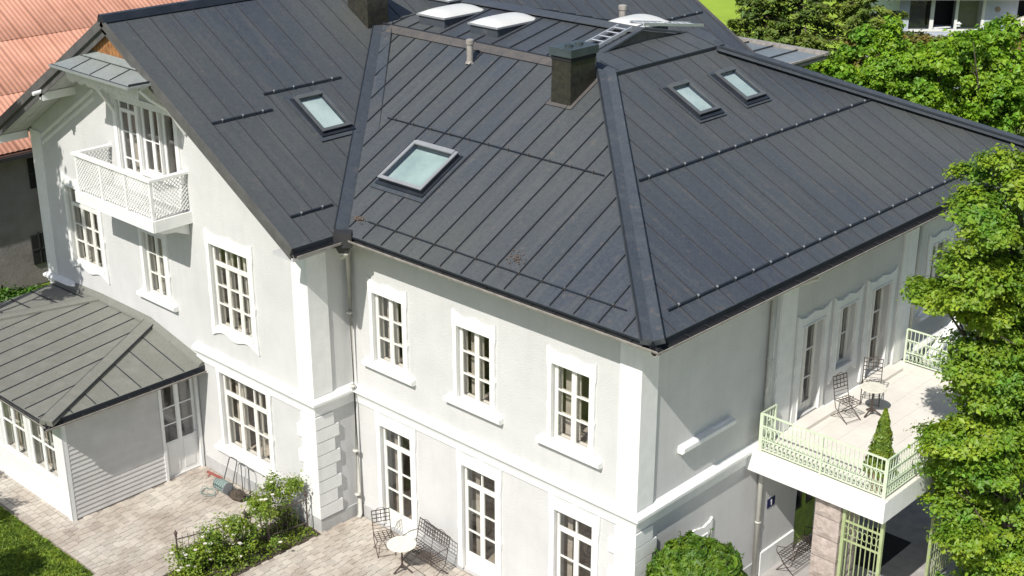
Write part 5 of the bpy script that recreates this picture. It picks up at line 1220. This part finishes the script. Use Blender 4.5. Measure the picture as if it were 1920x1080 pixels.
for i in range(9):
    for j in range(12):
        th = math.pi*i/8; ph = 2*math.pi*j/12; p = V((math.sin(th)*math.cos(ph), math.sin(th)*math.sin(ph), math.cos(th))); k = 1+0.3*noise.noise(p*2.2); k += 0.35*noise.noise(p*7); vs.append((-11.26+p.x*.25*k, -1.70+p.y*.17*k, 0.14+p.z*.12*k))
m.add(vs, [(i*12+j, i*12+(j+1) % 12, (i+1)*12+(j+1) % 12, (i+1)*12+j) for i in range(8) for j in range(12)]); m.build('bag', 'soil', t)
for xx in (-11.42, -11.0): m = MB(); m.tube([(xx, -1.55, 0.10), (xx+.03, -1.55, 0.10)], 0.08, 14); m.build('wheel', 'dark_metal', t)

# ---------------------------------------------------------------- rear lean-to roof
lt = thing('rear_outbuilding', 'low rear roof with pale grey metal panels beyond the main roof', 'outbuilding', (-12.5, 20.0, 0))
def lz(y): return 7.85-0.05*(y-18.5)
LQ = [(-17.0, 18.0, 7.95), (-9.30, 18.9, 7.95), (-9.30, 21.6, 7.95), (-17.0, 21.0, 7.95)]
LQ = [(-16.0, 17.6, 7.9), (-9.28, 17.6, 7.9), (-9.28, 21.5, 7.9), (-16.0, 21.5, 7.9)]
roof('lean_to_roof', LQ, V((0, 0.0001, 1)), 0.98, -16.2, (1, 0, 0), lt, mpanel='lean_metal', seam_h=0.05, seam_w=0.05, deck=0.14)
m = MB(); m.box(-16.0, -9.24, 21.3, 21.55, 7.88, 7.99); m.box(-9.34, -9.26, 17.6, 21.55, 7.9, 7.96); m.build('edge_trim', 'gutter_metal', lt)
m = MB(); m.box(-16, -9.8, 17.8, 21.0, 0, 7.74); m.build('wall', 'eave_brown', lt)

# ---------------------------------------------------------------- red roofed building at the left
rb = thing('red_roofed_building', 'old building with corrugated red roof and dark grey wall behind the gable', 'building', (-30, 5, 0))
RBX, RBZ, RBS = -27.7, 5.0, 0.60
m = MB(); m.box(-44, -28.3, -25, 28, 0, 4.95); m.build('wall', 'old_wall', rb)
nrb = V((RBS, 0, 1)).normalized()
sl = 2.6; sw = 0.98; dxr = sl/math.sqrt(1+RBS*RBS); cnt = 0
segs = 22; sheets = {}
def sheet_mesh():
    m = MB(); n = segs; vs = []
    for i in range(n+1):
        y = sw*i/n*1.03; hh = 0.017*math.cos(2*math.pi*i/4.0)
        for j, xx in enumerate((0.0, -dxr*1.03)):
            vs.append((xx+nrb.x*hh, y, -xx*RBS+nrb.z*hh+(0.03 if j == 0 else 0.0)))
    m.add(vs, [(2*i, 2*i+2, 2*i+3, 2*i+1) for i in range(n)]); 
    lo = [(v[0]-.004, v[1], v[2]-.012) for v in vs[0::2]]; k = len(m.v); m.v += [v for v in lo]; m.f += [(2*i, k+i, k+i+1, 2*i+2) for i in range(n)]; m.m += [0]*n
    return m
sm = sheet_mesh().build('roof_sheet', 'red_sheet', rb, local=True, smooth=True); smd = sm.data; first = True
for r in range(7):
    y = -24.0
    while y < 28:
        x0 = RBX-r*dxr; z0 = RBZ+r*dxr*RBS
        o = sm if first else sm.copy()
        if not first: C.objects.link(o)
        first = False
        o.location = V((x0, y, z0+random.uniform(0, .008)))-rb.location; y += sw*0.98
        cnt += 1
        if cnt > 1000: break
# keep individual sheets near the picture only
extra = [o for o in rb.children if o.name.startswith('roof_sheet')]
def vis(o):
    p = o.location+rb.location; return -6 < p.y < 32
ex = [o for o in extra if not vis(o)]
for o in ex: bpy.data.objects.remove(o)
m = MB(); xr = RBX-7*dxr; m.prism([(RBX+0.02, -25, RBZ-0.06), (xr, -25, RBZ-0.06+7*dxr*RBS), (xr, -25, RBZ-0.2+7*dxr*RBS), (RBX+.02, -25, RBZ-0.2)], (0, 53.5, 0)); m.build('roof_deck', 'eave_brown', rb)
m = MB(); m.box(RBX, RBX+0.12, -25, 28, RBZ-0.22, RBZ-0.10); m.build('gutter', 'dark_metal', rb)
for y0, z0 in ((2.75, 3.45), (2.5, 0.75)):
    m = MB(); m.box(-28.3, -28.25, y0-0.28, y0+0.28, z0, z0+1.05); w = m.build('window', 'black', rb)
    m = MB(); m.box(-28.25, -28.23, y0-0.02, y0+0.02, z0, z0+1.15); m.box(-28.25, -28.23, y0-.28, y0+.28, z0+.5, z0+.55); m.build('window_bar', 'dark_metal', w)

# ---------------------------------------------------------------- far white house, top right
fh = thing('far_house', 'white house with wide window under a brown eave behind the green trees', 'house', (-20.7, 47.9, 0), math.radians(43.45))
Fh = Fr((0, 0, 0), (1, 0, 0), (0, -1, 0))
def hb(name, material, *bs):
    m = MB()
    for b in bs: Fh.box(m, *b)
    return m.build(name, material, fh, local=True)
hb('wall', 'house_wall', (-0.1, 0.45, 0, 5.2, -6, 0), (0.45, 4.35, 0, 3.25, -6, 0), (4.35, 6.1, 0, 5.2, -6, 0), (0.45, 4.35, 5.0, 5.2, -6, 0))
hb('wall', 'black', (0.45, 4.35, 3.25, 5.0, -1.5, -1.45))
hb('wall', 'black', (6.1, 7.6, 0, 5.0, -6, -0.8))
wf = hb('window', 'white_paint', (0.45, 4.40, 3.18, 3.30, -0.06, 0.02), (1.55, 1.75, 3.30, 5.0, -0.06, 0.02), (2.85, 3.00, 3.30, 5.0, -0.06, 0.02), (4.25, 4.40, 3.30, 5.0, -0.06, 0.02))
for a, b in ((0.45, 1.55), (3.0, 4.25)):
    m = MB(); Fh.box(m, a, b, 3.30, 5.0, -0.04, -0.035); m.build('pane', 'glass', wf, local=True)
    m = MB(); Fh.box(m, a, b, 3.30, 5.0, -0.9, -0.88); m.build('curtain', 'frame_grey', wf, local=True)
m = MB(); m.hexa([(1.8, 0.02, 3.32), (2.82, 0.35, 3.32), (2.82, 0.38, 3.32), (1.8, 0.05, 3.32)], [(1.8, 0.02, 3.40), (2.82, 0.35, 3.40), (2.82, 0.38, 3.40), (1.8, 0.05, 3.40)]); m.build('open_sash', 'white_paint', wf, local=True)
hb('eave', 'eave_brown', (-1.2, 8.4, 5.12, 5.3, -6, 1.0)); hb('roof', 'red_sheet', (-1.3, 8.5, 5.3, 5.45, -6.5, 1.1)); hb('fascia', 'white_paint', (-1.2, 8.4, 5.02, 5.12, 0.9, 0.98))
for nm, u, z, r in (('wall_plate', 5.05, 4.35, 0.14), ('wall_plate', 5.7, 4.0, 0.13)):
    m = MB(); m.tube([Fh.p(u, z, 0), Fh.p(u, z, 0.04)], r, 14); m.build(nm, 'terracotta', fh, local=True)
m = MB(); m.lathe([(0.05, 0), (0.13, 0.05), (0.15, 0.2), (0.04, 0.32), (0.02, 0.42)], (5.05, -0.2, 3.45), 12); m.build('wall_vase', 'dark_metal', fh, local=True)
m = MB(); m.lathe([(0.03, 0.0), (0.10, 0.02), (0.11, 0.14), (0.16, 0.16), (0.02, 0.26)], (2.92, -0.55, 3.55), 10); m.build('hanging_lamp', 'camera_white', fh, local=True)
pr = thing('parasol', 'white parasol at the right edge beside the far house', 'parasol', (-15.2, 52.3, 0))
m = MB(); n = 8; vs = [(-15.2, 52.3, 4.35)]+[(-15.2+1.5*math.cos(2*math.pi*k/n), 52.3+1.5*math.sin(2*math.pi*k/n), 3.75) for k in range(n)]; m.add(vs, [(0, 1+k, 1+(k+1) % n) for k in range(n)]); m.build('canopy', 'petal_white', pr)
m = MB(); m.tube([(-15.2, 52.3, 0), (-15.2, 52.3, 4.4)], 0.03, 8); m.build('pole', 'steel', pr)

# ---------------------------------------------------------------- tree outside the frame at the left whose shade falls on gable and lawn
t = thing('garden_tree', 'tree standing left of the annex, seen only by its dappled shade on gable and lawn', 'tree', (-19.3, -8.0, 0))
blobs = [((-18.45+random.gauss(0, .42), -6.9+random.gauss(0, .5), z), (0.5, 0.5, 0.40), 1.0) for z in np.linspace(9.4, 14.0, 14)]
blobs += [((-15.5+random.gauss(0, 1.8), -11.0+random.gauss(0, 0.9), random.uniform(4.0, 6.0)), (0.6, 0.6, 0.4), 0.9) for _ in range(13)]
Pq, Nq = crown_points(blobs, 480, sub=14, sub_r=0.30, shell=0.3); leaves_mesh('crown', Pq, Nq, 0.12, 'leaf_maple', t, kind='stuff'); trunk((-19.3, -8, 0), (-18.2, -7.0, 13.6), 0.2, 0.05, [b[0] for b in blobs[::3]], t)
